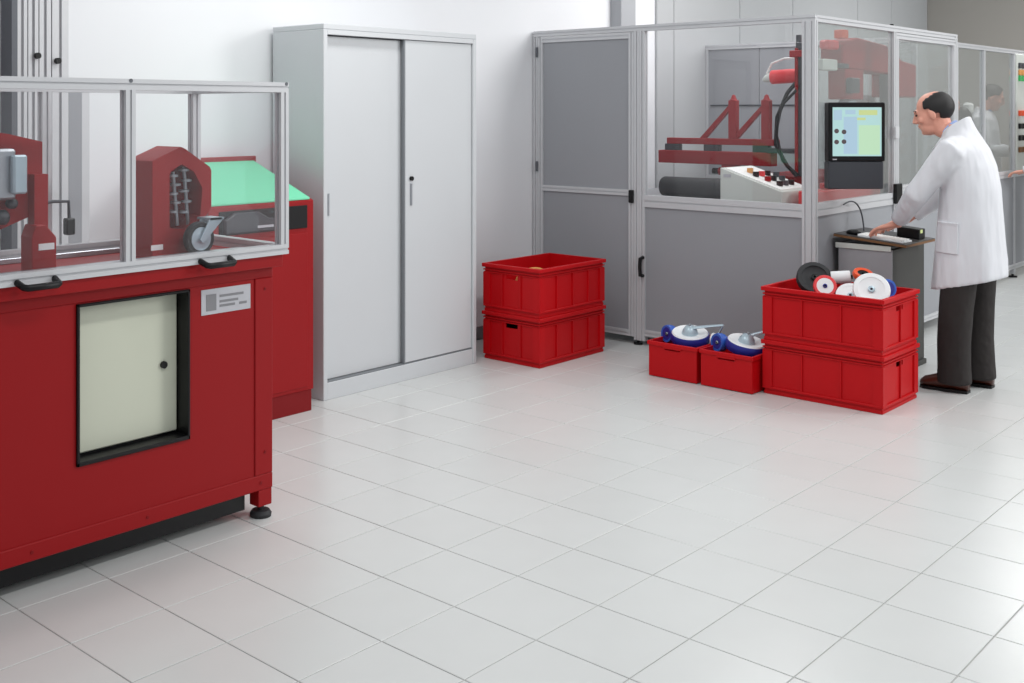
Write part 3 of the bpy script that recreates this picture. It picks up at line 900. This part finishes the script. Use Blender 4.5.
bx('spindle_tip', 'steelp', rg, 7.36, 7.48, 3.02, 3.10, 1.48, 1.62, 0.01)
bx('rear_column', 'pedlight', rg, 8.12, 8.24, 3.2, 3.36, 1.11, 1.66, 0.006)
bc = bx('stack_light', 'pink', rg, 7.98, 8.04, 3.00, 3.06, 1.80, 1.88, 0.008)
bx('light_pole', 'aludark', rg, 7.975, 8.045, 2.995, 3.065, TZ, 1.80, 0.003)
MB().cyl((8.826, 3.92, 1.59), (8.826, 4.83, 1.59), 0.006, 8).build('cable_duct', 'dark', en, smooth=True)

# control desk
cdk = thing('control_desk', (6.82, 3.34, TZ), 'pale beige wedge shaped control desk with buttons behind the side pane', 'control box')
MB().prism([(3.13, TZ), (3.13, 1.045), (3.545, 1.180), (3.545, TZ)], 'x', 6.60, 7.02).build('housing', 'beige', cdk, 0.004)
s2 = (1.180 - 1.045) / (3.545 - 3.13)
MB().prism([(3.15, 1.0525), (3.52, 1.0525 + 0.37 * s2), (3.52, 1.0575 + 0.37 * s2), (3.15, 1.0575)], 'x', 6.625, 6.995).build('top_plate', 'paper', cdk)
for k, (x, y, m_) in enumerate([(6.72, 3.36, 'black'), (6.80, 3.36, 'pink'), (6.88, 3.36, 'black'), (6.72, 3.28, 'red'), (6.80, 3.28, 'black'), (6.90, 3.27, 'dark'), (6.72, 3.20, 'black'), (6.80, 3.20, 'dark'), (6.88, 3.20, 'black'), (6.94, 3.33, 'dark'), (6.76, 3.42, 'tan')]):
    z = 1.0575 + (y - 3.15) * s2
    MB().cyl((x, y, z - 0.002), (x, y, z + 0.03), 0.02, 12).build('button', m_, cdk, smooth=True)
bx('name_label', 'plate', cdk, 6.596, 6.60, 3.47, 3.52, 1.12, 1.14, 0)

rl = thing('rubber_roller', (7.10, 3.95, TZ), 'long black rubber roller lying on the table behind the side pane', 'roller')
MB().lathe([(0.02, 3.66), (0.064, 3.66), (0.072, 3.675), (0.072, 4.245), (0.064, 4.26), (0.02, 4.26)], 28, (7.10, 0, TZ + 0.0725), 'y').build('sleeve', 'rubber', rl, smooth=True)
MB().cyl((7.10, 3.64, TZ + 0.0725), (7.10, 4.28, TZ + 0.0725), 0.018, 14).build('shaft', 'steel', rl, smooth=True)

# ------------------------------------------------------------------ operator terminal
mo = thing('operator_terminal', (6.66, 2.69, 1.05), 'black panel computer with glowing screen hung at the enclosure corner before the man', 'computer', rot=(0, 0, YAW - PI / 2))
# local x to the right of the viewer, local -y towards the viewer
MB().box(-0.168, 0.168, 0.0, 0.07, 0.195, 0.545).build('screen_housing', 'black', mo, 0.006, local=True)
MB().box(-0.168, 0.160, 0.004, 0.075, 0.03, 0.1945).build('lower_housing', 'dark', mo, 0.006, local=True)
MB().box(-0.145, 0.145, -0.001, 0.001, 0.226, 0.516).build('screen', 'screen', mo, local=True)
scx = [(-0.14, -0.09, 0.44, 0.50, 'scr_b'), (-0.08, 0.0, 0.24, 0.46, 'scr_b'), (0.01, 0.135, 0.235, 0.41, 'scr_g'), (0.01, 0.12, 0.47, 0.50, 'scr_y'), (0.00, 0.05, 0.44, 0.455, 'scr_y'), (-0.07, -0.01, 0.475, 0.50, 'scr_b')]
for (a0, a1, c0, c1, m_) in scx:
    MB().box(a0, a1, -0.002, -0.001, c0, c1).build('screen_field', m_, mo, local=True)
for (a0, c0) in ((-0.122, 0.375), (-0.078, 0.370), (-0.122, 0.310), (-0.078, 0.312)):
    MB().cyl((a0, -0.0025, c0), (a0, -0.001, c0), 0.014, 14).build('screen_icon', 'scr_d', mo, local=True)
MB().box(-0.145, -0.12, -0.001, 0.0, 0.203, 0.210).build('maker_badge', 'plate', mo, local=True)
MB().box(-0.03, 0.03, 0.07, 0.10, 0.33, 0.40).build('swivel_bracket', 'dark', mo, 0.003, local=True)
arm = MB().tube([(-0.02, 0.098, 0.365), (-0.10, 0.10, 0.365), (-0.165, 0.03, 0.365)], 0.012, 8).build('mounting_arm', 'dark', mo, smooth=True, local=True)

# ------------------------------------------------------------------ keyboard stand
ks = thing('keyboard_stand', (6.86, 2.6, 0), 'grey pedestal stand with a dark sloping board in front of the man', 'stand')
sx0, sx1, sy0, sy1 = 6.635, 7.11, 2.40, 2.822
def kz(y): return 0.757 + (y - sy0) * 0.085
MB().prism([(sy0, kz(sy0)), (sy1, kz(sy1)), (sy1, kz(sy1) + 0.014), (sy0, kz(sy0) + 0.014)], 'x', sx0, sx1).build('board_edge', 'brown', ks, 0.001)
MB().prism([(sy0 + 0.002, kz(sy0) + 0.0142), (sy1 - 0.002, kz(sy1) + 0.0142), (sy1 - 0.002, kz(sy1) + 0.0185), (sy0 + 0.002, kz(sy0) + 0.0185)], 'x', sx0 + 0.002, sx1 - 0.002).build('board_top', 'desk', ks)
bx('pedestal_side', 'pedlight', ks, sx0 + 0.02, sx0 + 0.03, 2.485, 2.80, 0.03, 0.735, 0.002)
bx('top_lip', 'beige', ks, sx0 + 0.012, sx0 + 0.0195, 2.49, 2.815, 0.725, 0.757, 0.002)
bx('pedestal_front', 'peddark', ks, sx0 + 0.03, sx1 + 0.05, 2.485, 2.50, 0.03, 0.735, 0.002)
bx('pedestal_side', 'peddark', ks, sx1 + 0.05, sx1 + 0.06, 2.485, 2.80, 0.03, 0.735, 0.002)
bx('pedestal_base', 'peddark', ks, sx0 + 0.02, sx1 + 0.06, 2.47, 2.80, 0.0, 0.03, 0.002)
bx('pedestal_cap', 'dark', ks, sx0 + 0.03, sx1 - 0.03, 2.50, 2.80, 0.735, 0.75, 0)
# keyboard
kb = thing('keyboard', (6.74, 2.55, 0.79), 'white keyboard lying on the dark board under the hand of the man', 'keyboard')
ky0_, ky1_ = 2.425, 2.69
def kq(y, o): return kz(y) + 0.0185 + o
MB().prism([(ky0_, kq(ky0_, 0)), (ky1_, kq(ky1_, 0)), (ky1_, kq(ky1_, 0.014)), (ky0_, kq(ky0_, 0.010))], 'x', 6.665, 6.80).build('case', 'white', kb, 0.002)
kk = MB()
for i in range(13):
    for j in range(5):
        y = ky0_ + 0.012 + i * 0.0188
        x = 6.672 + j * 0.025
        kk.box(x, x + 0.020, y, y + 0.0155, kq(y, 0.0115), kq(y, 0.0165))
kk.build('keys', 'paper', kb)['kind'] = 'stuff'
ms = thing('computer_mouse', (6.72, 2.735, kz(2.735) + 0.0185), 'small black mouse beside the white keyboard on the dark board', 'mouse')
MB().ell((0, 0, 0.012), (0.03, 0.045, 0.018), seg=16, nr=8).build('shell', 'black', ms, smooth='all', local=True)
bk = thing('black_box', (6.97, 2.50, 0.79), 'small black box on the right end of the sloping board', 'box')
MB().prism([(2.43, kq(2.43, 0)), (2.56, kq(2.56, 0)), (2.56, kq(2.56, 0.06)), (2.43, kq(2.43, 0.06))], 'x', 6.93, 7.03).build('case', 'black', bk, 0.004)
bx('yellow_tab', 'scr_y', bk, 6.95, 6.98, 2.427, 2.43, 0.815, 0.835, 0)
cpts = []
for q in range(15):
    u = q / 14
    B_ = [(1 - u) ** 3, 3 * u * (1 - u) ** 2, 3 * u * u * (1 - u), u ** 3]
    cpts.append(sum((Vector(p) * w_ for p, w_ in zip([(6.76, 2.812, 0.975), (6.93, 2.80, 1.03), (6.95, 2.77, 0.93), (6.90, 2.745, kz(2.745) + 0.024)], B_)), Vector()))
cw = MB().tube(cpts, 0.0045, 8).build('power_cable', 'dark', None, smooth=True)
tag(cw, 'thin dark cable hanging from the enclosure rail down to the sloping board', 'cable')

# ------------------------------------------------------------------ second enclosure
e2 = thing('rear_enclosure', (10.4, 3.9, 0), 'second glazed aluminium enclosure with grey lower panels at the right edge', 'enclosure')
AX0, AX1, AY0, AY1 = 8.92, 12.9, 3.15, 4.85
xs = [AX0 + 0.02, 9.86, 10.56, 11.42, 12.2, AX1 - 0.02]
for x in xs:
    p = zprof(e2, x, AY0 + 0.02, 0.03, EZ - Q)
    MB().lathe([(0.001, 0), (0.04, 0), (0.04, 0.012), (0.01, 0.016), (0.01, 0.031), (0.001, 0.031)], 16, (x, AY0 + 0.02, 0)).build('foot', 'black', p, smooth=True)
profile('rail', e2, 'x', AY0 + 0.02, EZ - Q / 2, Q, Q, AX0, AX1)
profile('rail', e2, 'x', AY1 - 0.02, EZ - Q / 2, Q, Q, AX0, AX1)
for y in (AY1 - 0.02,):
    for x in (AX0 + 0.02, 10.9, AX1 - 0.02):
        zprof(e2, x, y, 0.0, EZ - Q)
for i, (x0, x1) in enumerate(zip(xs[:-1], xs[1:])):
    x0 += 0.02
    x1 -= 0.02
    profile('rail', e2, 'x', AY0 + 0.02, 0.96, Q, 0.06, x0, x1)
    profile('rail', e2, 'x', AY0 + 0.02, 0.10, Q, Q, x0, x1)
    bx('panel', 'grey', e2, x0, x1, AY0 + 0.012, AY0 + 0.028, 0.12, 0.93, 0)
    if i != 3:
        bx('pane', 'glassf', e2, x0, x1, AY0 + 0.018, AY0 + 0.022, 0.99, EZ - Q, 0)
op = bx('operator_panel', 'beige', e2, 11.442, 12.178, AY0 - 0.01, AY0 + 0.06, 0.99, EZ - Q, 0.003)
for (z, m_) in ((1.965, 'dark'), (1.90, 'tan'), (1.845, 'lamp_green'), (1.52, 'orange'), (1.40, 'black'), (1.29, 'black'), (1.18, 'brown')):
    for x in (11.52, 11.62, 11.72):
        bx('push_button', m_, op, x - 0.035, x + 0.035, AY0 - 0.03, AY0 - 0.01, z - 0.025, z + 0.025, 0.004)
mu_ = thing('dark_unit', (11.25, 3.55, 0), 'dark unit with white cap inside the second enclosure, behind the back of the man', 'machine')  # stands in for an unidentified dark shape behind the pane
bx('stand', 'dark', mu_, 11.18, 11.32, 3.48, 3.62, 0, 1.33, 0.004)
MB().ell((11.25, 3.55, 1.45), (0.085, 0.085, 0.135), seg=18, nr=10).build('unit_body', 'black', mu_, smooth='all')
bx('cap', 'paper', mu_, 11.33, 11.42, 3.50, 3.58, 1.51, 1.62, 0.02)
bx('cap_arm', 'dark', mu_, 11.30, 11.36, 3.52, 3.56, 1.47, 1.53, 0.004)


# ------------------------------------------------------------------ people
def remesh(o, vox, it=4, fac=0.5):
    r = o.modifiers.new('remesh', 'REMESH')
    r.mode = 'VOXEL'
    r.voxel_size = vox
    r.use_smooth_shade = True
    s = o.modifiers.new('smooth', 'SMOOTH')
    s.factor = fac
    s.iterations = it


def hand(mb, wrist, fwd, up, side, curl=0.35, sc=1.0):
    """fwd: wrist to fingertips, up: back of the hand, side: towards the thumb"""
    w, f, u, s = Vector(wrist), Vector(fwd).normalized(), Vector(up), Vector(side)
    u = (u - f * u.dot(f)).normalized()
    s = (s - f * s.dot(f) - u * s.dot(u)).normalized()
    def P_(a, b, c): return w + (f * a + s * b + u * c) * sc
    # palm: a flattened loft
    rs = []
    for a, wid, hgt in ((-0.02, 0.027, 0.021), (0.01, 0.031, 0.019), (0.04, 0.040, 0.017), (0.075, 0.043, 0.015), (0.095, 0.041, 0.011)):
        c = P_(a, 0, 0)
        rs.append([c + (s * (wid * math.cos(2 * PI * t / 14)) + u * (hgt * math.sin(2 * PI * t / 14))) * sc for t in range(14)])
    mb.rings(rs)
    for k, (b, L) in enumerate(((0.031, 0.072), (0.0105, 0.080), (-0.0105, 0.074), (-0.030, 0.058))):
        spread = b * 0.35
        pts = [P_(0.075, b * 0.95, 0)]
        d, ang = L / 3, 0.0
        a_, c_ = 0.092, 0.0
        pts.append(P_(a_, b, c_))
        for q in range(3):
            ang += curl * (0.7 + 0.3 * q)
            a_ += d * math.cos(ang)
            c_ -= d * math.sin(ang)
            pts.append(P_(a_, b + spread * (q + 1) / 3, c_))
        mb.tube(pts, [0.0095 * sc, 0.0095 * sc, 0.0088 * sc, 0.0080 * sc, 0.0062 * sc], 8)
    mb.tube([P_(0.015, 0.018, -0.004), P_(0.04, 0.045, -0.008), P_(0.066, 0.060, -0.014), P_(0.088, 0.064, -0.020)], [0.014 * sc, 0.0125 * sc, 0.0105 * sc, 0.0078 * sc], 8)


def person(name, loc, rz, sc, J, label, hair='bald', detail=0.006):
    """J: joints in a frame with +y forward, +x the person's right, z up, origin on the floor"""
    V = lambda k: Vector(J[k])
    rt = thing  # noqa
    # ---- body: one continuous mesh
    b = MB()
    hc = V('head')
    pit, yw = J['head_pitch'], J.get('head_yaw', 0.0)
    R = Matrix.Rotation(yw, 3, 'Z') @ Matrix.Rotation(pit, 3, 'X')
    def hp(x, y, z): return hc + R @ Vector((x, y, z))
    b.ell(hp(0, -0.012, 0.035), (0.076, 0.094, 0.086), R)               # cranium
    b.ell(hp(0, 0.030, -0.010), (0.066, 0.064, 0.088), R)                # face mass
    b.ell(hp(0, 0.042, -0.070), (0.052, 0.050, 0.048), R)                # jaw
    b.ell(hp(0, 0.078, -0.092), (0.020, 0.016, 0.017), R, 10, 6)          # chin
    b.ell(hp(0, 0.086, 0.030), (0.050, 0.013, 0.013), R, 12, 6)           # brow
    b.tube([hp(0, 0.090, 0.022), hp(0, 0.104, -0.004), hp(0, 0.114, -0.022), hp(0, 0.098, -0.030)], [0.009, 0.011, 0.014, 0.010], 8)   # nose
    for s in (-1, 1):
        b.ell(hp(s * 0.011, 0.101, -0.026), (0.009, 0.010, 0.008), R, 8, 6)
        b.ell(hp(s * 0.045, 0.068, -0.022), (0.022, 0.018, 0.020), R, 10, 6)   # cheeks
        b.ell(hp(s * 0.078, -0.004, -0.006), (0.009, 0.020, 0.034), R @ Matrix.Rotation(-0.2, 3, 'X'), 10, 8)   # ears
    b.ell(hp(0, 0.092, -0.050), (0.026, 0.010, 0.006), R, 10, 6)          # upper lip
    b.ell(hp(0, 0.090, -0.062), (0.022, 0.010, 0.006), R, 10, 6)          # lower lip
    b.tube([hp(0, -0.018, -0.04), hp(0, -0.022, -0.10), V('neck'), V('neck') + Vector((0, -0.02, -0.05))], [0.056, 0.056, 0.062, 0.08], 14)
    tor = J['torso']
    def ring(c, rx, ry, n=20): return [Vector((c[0] + rx * math.cos(2 * PI * t / n), c[1] + ry * math.sin(2 * PI * t / n), c[2])) for t in range(n)]
    b.rings([ring((0, y, z), rx * 0.78, ry * 0.74) for (z, y, rx, ry) in tor if z > 0.72])
    for s in ('l', 'r'):
        sh, el, wr = V('shoulder_' + s), V('elbow_' + s), V('wrist_' + s)
        b.tube([sh + Vector((0.05 if s == 'l' else -0.05, 0, 0)), sh, (sh + el) / 2, el, (el + wr) / 2, wr], [0.05, 0.048, 0.043, 0.037, 0.034, 0.025], 12)
        hip, kn, an = V('hip_' + s), V('knee_' + s), V('ankle_' + s)
        b.tube([hip + Vector((0, 0, 0.05)), hip, (hip + kn) / 2, kn, (kn * 2 + an) / 3, an], [0.08, 0.08, 0.068, 0.052, 0.050, 0.036], 12)
        b.tube([an + Vector((0, -0.03, -0.02)), an + Vector((0, 0.06, -0.05)), an + Vector((0, 0.12, -0.06))], [0.03, 0.03, 0.022], 10)
        hd_ = J['hand_' + s]
        hand(b, wr, hd_[0], hd_[1], hd_[2], hd_[3], J.get('hand_scale', 1.0))
    o = b.build(name, 'skin', None)
    o.location = loc
    o.rotation_euler = (0, 0, rz)
    o.scale = (sc, sc, sc)
    remesh(o, detail, 3, 0.4)
    tag(o, label, 'person', None)
    kid = dict(local=True)
    # ---- eyes, brows
    for s in (-1, 1):
        MB().ell(hp(s * 0.031, 0.0865, 0.010), (0.011, 0.007, 0.006), R, 10, 6).build('eye', 'eye', o, smooth='all', **kid)
        MB().tube([hp(s * 0.014, 0.094, 0.032), hp(s * 0.030, 0.091, 0.037), hp(s * 0.046, 0.080, 0.032)], 0.004, 6).build('eyebrow', 'hair', o, smooth='all', **kid)
    # ---- hair: a cap cut to the hairline
    hm = MB()
    nu, nv = 40, 22
    pts = {}
    for iv in range(nv + 1):
        ph = -PI / 2 + PI * iv / nv
        for iu in range(nu):
            u = 2 * PI * iu / nu
            p = Vector((0.0835 * math.cos(ph) * math.cos(u), -0.012 + 0.104 * math.cos(ph) * math.sin(u), 0.030 + 0.093 * math.sin(ph)))
            pts[(iu, iv)] = p
    idx = {}
    def keep(p):
        low = -0.055 if p.y < -0.03 else (-0.010 if p.y < 0.012 else 0.02)
        if p.z < low:
            return False
        if hair == 'bald':
            if p.y > 0.048 - 0.2 * max(0, p.z - 0.03):
                return False
            if p.z > 0.112 - 0.42 * max(0, p.y + 0.03):
                return False
            return True
        return p.y < 0.06 or p.z > 0.085 - 0.1 * (p.y - 0.06)
    for iv in range(nv):
        for iu in range(nu):
            q = [(iu, iv), ((iu + 1) % nu, iv), ((iu + 1) % nu, iv + 1), (iu, iv + 1)]
            if all(keep(pts[k]) for k in q):
                f = []
                for k in q:
                    if k not in idx:
                        idx[k] = len(hm.v)
                        hm.v.append(tuple(hp(*pts[k])))
                    f.append(idx[k])
                hm.f.append(tuple(f))
    ho = hm.build('hair', 'hair', o, smooth='all', **kid)
    sd = ho.modifiers.new('solid', 'SOLIDIFY')
    sd.thickness = 0.014
    sd.offset = -0.6
    ss = ho.modifiers.new('sub', 'SUBSURF')
    ss.levels = ss.render_levels = 1
    # ---- trousers
    tr = MB()
    tr.rings([ring((0, y, z), rx * 0.86, ry * 0.82) for (z, y, rx, ry) in tor if 0.70 < z < 1.0])
    for s in ('l', 'r'):
        hip, kn, an = V('hip_' + s), V('knee_' + s), V('ankle_' + s)
        lo = Vector((an.x, an.y - 0.005, 0.045))
        tr.tube([hip + Vector((0, 0, 0.08)), hip, (hip + kn) / 2, kn, (kn + an) / 2 + Vector((0, 0.004, 0)), lo + Vector((0, 0, 0.08)), lo], [0.085, 0.088, 0.092, 0.088, 0.086, 0.085, 0.090], 18)
    to = tr.build('trousers', 'trouser', o, **kid)
    remesh(to, 0.011, 3)
    for s in ('l', 'r'):
        an = V('ankle_' + s)
        tx = J.get('toe_out', 0.06) * (-1 if s == 'l' else 1)
        sh_ = MB()
        sec = [(-0.080, 0.026, 0.036), (-0.06, 0.034, 0.046), (0.0, 0.036, 0.052), (0.055, 0.040, 0.042), (0.11, 0.044, 0.032), (0.145, 0.038, 0.026), (0.165, 0.020, 0.016)]
        rs = []
        for (y, w_, h2) in sec:
            rs.append([Vector((an.x + tx * (y + 0.08) + w_ * math.cos(2 * PI * t / 16), an.y + y, 0.012 + h2 + h2 * max(-0.98, math.sin(2 * PI * t / 16) * 1.05))) for t in range(16)])
        sh_.rings(rs)
        so = sh_.build('shoe', 'shoe', o, smooth='all', **kid)
        sl_ = MB()
        out = [(0.085 * 0 + 0, 0)]
        L = [(w_ + 0.003, y) for (y, w_, h2) in sec]
        poly = [(an.x + tx * (y + 0.08) + w_, an.y + y) for (w_, y) in L] + [(an.x + tx * (y + 0.08) - w_, an.y + y) for (w_, y) in reversed(L)]
        sl_.prism(poly, 'z', 0.0, 0.016).build('sole', 'black', so, **kid)
    # ---- shirt collar
    nk = V('neck')
    up = (hp(0, -0.02, -0.06) - nk).normalized()
    MB().tube([nk + up * -0.06, nk + up * -0.01, nk + up * 0.034], [0.074, 0.064, 0.060], 20).build('shirt_collar', 'shirt', o, smooth=True, **kid)
    # ---- coat: torso loft and sleeves joined by a remesh
    ct = MB()
    n = 40
    rs = []
    zmin = tor[0][0]
    for (z, y, rx, ry) in tor:
        r = []
        for t in range(n):
            a_ = 2 * PI * t / n
            fl_ = max(0.0, (1.0 - (z - zmin) / 0.5))
            k = 1 + fl_ * (0.030 * math.sin(5 * a_ + 0.6) + 0.018 * math.sin(9 * a_ + 2 + z * 4)) + 0.010 * math.sin(7 * a_ + z * 14)
            zz = z + (J.get('hem_drop', 0.0) * math.sin(a_) * max(0, 1 - (z - zmin) / 0.2))
            tz = max(0.0, (z - (tor[-1][0] - 0.09)) / 0.09)
            zz -= J.get('collar_tilt', 0.03) * math.sin(a_) * tz
            r.append(Vector((rx * k * math.cos(a_), y + ry * k * math.sin(a_), zz)))
        rs.append(r)
    ct.rings(rs)
    for s in ('l', 'r'):
        sh, el, wr = V('shoulder_' + s), V('elbow_' + s), V('wrist_' + s)
        ins = Vector((0.07 if s == 'l' else -0.07, -0.005, 0.01))
        d = (wr - el).normalized()
        cuff = wr - d * J.get('cuff', -0.005)
        ct.tube([sh + ins, sh + Vector((0, 0, 0.0)), sh.lerp(el, 0.35), sh.lerp(el, 0.7), el, el.lerp(cuff, 0.35), el.lerp(cuff, 0.7), cuff],
                [0.078, 0.080, 0.076, 0.068, 0.066, 0.060, 0.053, 0.050], 18)
        for q in range(4):                      # soft creases round the elbow
            p = sh.lerp(el, 0.78 + 0.09 * q) if q < 2 else el.lerp(cuff, 0.12 + 0.22 * (q - 2))
            ct.ell(p + Vector((0, -0.008 + 0.006 * q, 0.004)), (0.066, 0.062, 0.018), Matrix.Rotation(0.5 + 0.35 * q, 3, 'X'), 14, 8)
    co = ct.build('coat', 'coat', o, **kid)
    remesh(co, 0.010, 5)
    # collar flaps of the coat
    cl = MB()
    for s in (-1, 1):
        p0 = nk + Vector((s * 0.02, -0.075, 0.015))
        p1 = nk + Vector((s * 0.080, -0.045, 0.000))
        p2 = nk + Vector((s * 0.098, 0.035, -0.045))
        p3 = nk + Vector((s * 0.065, 0.095, -0.105))
        cl.tube([p0, p1, p2, p3], [0.016, 0.022, 0.026, 0.012], 10, flat=0.45)
    clo = cl.build('coat_collar', 'coat', co, smooth='all', **kid)
    def coat_at(a_, z, off):
        for (z0, y0_, a0_, b0_), (z1, y1_, a1_, b1_) in zip(tor[:-1], tor[1:]):
            if z0 <= z <= z1:
                u = (z - z0) / (z1 - z0)
                return Vector(((a0_ + (a1_ - a0_) * u + off) * math.cos(a_), y0_ + (y1_ - y0_) * u + (b0_ + (b1_ - b0_) * u + off) * math.sin(a_), z))
    for (a0_, a1_, z0, z1) in J.get('pockets', []):
        pk = MB()
        rr = []
        for q in range(9):
            a_ = a0_ + (a1_ - a0_) * q / 8
            rr.append([coat_at(a_, z0, -0.010), coat_at(a_, z0, 0.010), coat_at(a_, z1 - 0.02, 0.011), coat_at(a_, z1, 0.015), coat_at(a_, z1, -0.010)])
        pk.rings(rr)
        pk.build('coat_pocket', 'coat', co, 0.003, **kid)
    if 'pen' in J:
        p = Vector(J['pen'])
        MB().cyl(p, p + Vector((0, 0.006, 0.035)), 0.005, 8).build('pen', 'black', co, smooth='all', **kid)
    return o


# man at the keyboard; local frame: +y forward (world +y), +x his right (world +x)
manJ = dict(
    head=(0.0, 0.200, 1.532), head_pitch=-0.29, head_yaw=0.14, neck=(0.0, 0.092, 1.425),
    torso=[(0.585, 0.015, 0.205, 0.190), (0.70, 0.010, 0.205, 0.182), (0.85, 0.008, 0.198, 0.170), (1.00, 0.006, 0.192, 0.158), (1.12, 0.008, 0.196, 0.150),
           (1.24, 0.020, 0.200, 0.140), (1.33, 0.036, 0.188, 0.124), (1.385, 0.052, 0.150, 0.106), (1.425, 0.066, 0.098, 0.086), (1.455, 0.078, 0.080, 0.078), (1.470, 0.082, 0.074, 0.074)],
    shoulder_l=(-0.185, 0.045, 1.325), elbow_l=(-0.195, 0.225, 1.080), wrist_l=(-0.025, 0.400, 0.888),
    shoulder_r=(0.185, 0.045, 1.325), elbow_r=(0.225, 0.205, 1.075), wrist_r=(0.190, 0.420, 0.900),
    hand_l=((0.10, 0.98, -0.30), (0, 0.25, 1), (1, 0, 0), 0.30), hand_r=((0.0, 0.96, -0.35), (0, 0.3, 1), (-1, 0, 0), 0.30),
    hip_l=(-0.100, 0.010, 0.84), knee_l=(-0.112, 0.045, 0.46), ankle_l=(-0.118, 0.058, 0.09),
    hip_r=(0.095, -0.015, 0.84), knee_r=(0.100, 0.000, 0.46), ankle_r=(0.105, 0.000, 0.09),
    pockets=[(2.35, 3.15, 0.765, 0.935)],
    pen=(-0.11, 0.150, 1.27), hem_drop=-0.05, collar_tilt=0.05, cuff=0.05, hand_scale=1.1)
person('person', (6.675, 2.06, 0), 0, 1.0, manJ, 'balding man in a long white lab coat and dark trousers leaning over the keyboard', 'bald', 0.005)

standJ = dict(
    head=(0.0, 0.075, 1.610), head_pitch=-0.38, head_yaw=0.25, neck=(0.0, 0.012, 1.480),
    torso=[(0.62, 0.0, 0.205, 0.170), (0.80, 0.0, 0.200, 0.165), (1.00, 0.0, 0.188, 0.150), (1.15, 0.0, 0.196, 0.145),
           (1.30, 0.0, 0.204, 0.135), (1.39, 0.0, 0.190, 0.118), (1.44, 0.004, 0.150, 0.100), (1.48, 0.008, 0.095, 0.082), (1.50, 0.010, 0.078, 0.076)],
    shoulder_l=(-0.190, 0.0, 1.38), elbow_l=(-0.245, 0.06, 1.11), wrist_l=(-0.10, 0.270, 1.09),
    shoulder_r=(0.190, 0.0, 1.38), elbow_r=(0.245, 0.06, 1.11), wrist_r=(0.08, 0.265, 1.10),
    hand_l=((0.5, 0.85, -0.15), (-0.3, 0.2, 1), (0.8, -0.5, 0.2), 0.4), hand_r=((-0.5, 0.85, -0.1), (0.3, 0.2, 1), (-0.8, -0.5, 0.2), 0.4),
    hip_l=(-0.100, 0.0, 0.87), knee_l=(-0.105, 0.01, 0.48), ankle_l=(-0.110, -0.01, 0.09),
    hip_r=(0.100, 0.0, 0.87), knee_r=(0.105, 0.01, 0.48), ankle_r=(0.110, -0.01, 0.09))
person('person', (12.02, 3.60, 0), PI + 0.15, 1.04, standJ, 'dark haired reflection-like figure in a white coat looking down behind the rear glass panes', 'full', 0.007)  # full figure added behind the pane for a reflection-like worker
reachJ = dict(standJ)
reachJ.update(wrist_l=(-0.215, 0.420, 1.00), elbow_l=(-0.235, 0.16, 1.10), hand_l=((0.05, 0.98, -0.15), (0, 0.2, 1), (1, 0, 0), 0.35), head_pitch=-0.25)
person('person', (11.33, 2.56, 0), 0, 1.0, reachJ, 'worker at the far right edge reaching a hand and white sleeve to the rear enclosure', 'full', 0.007)
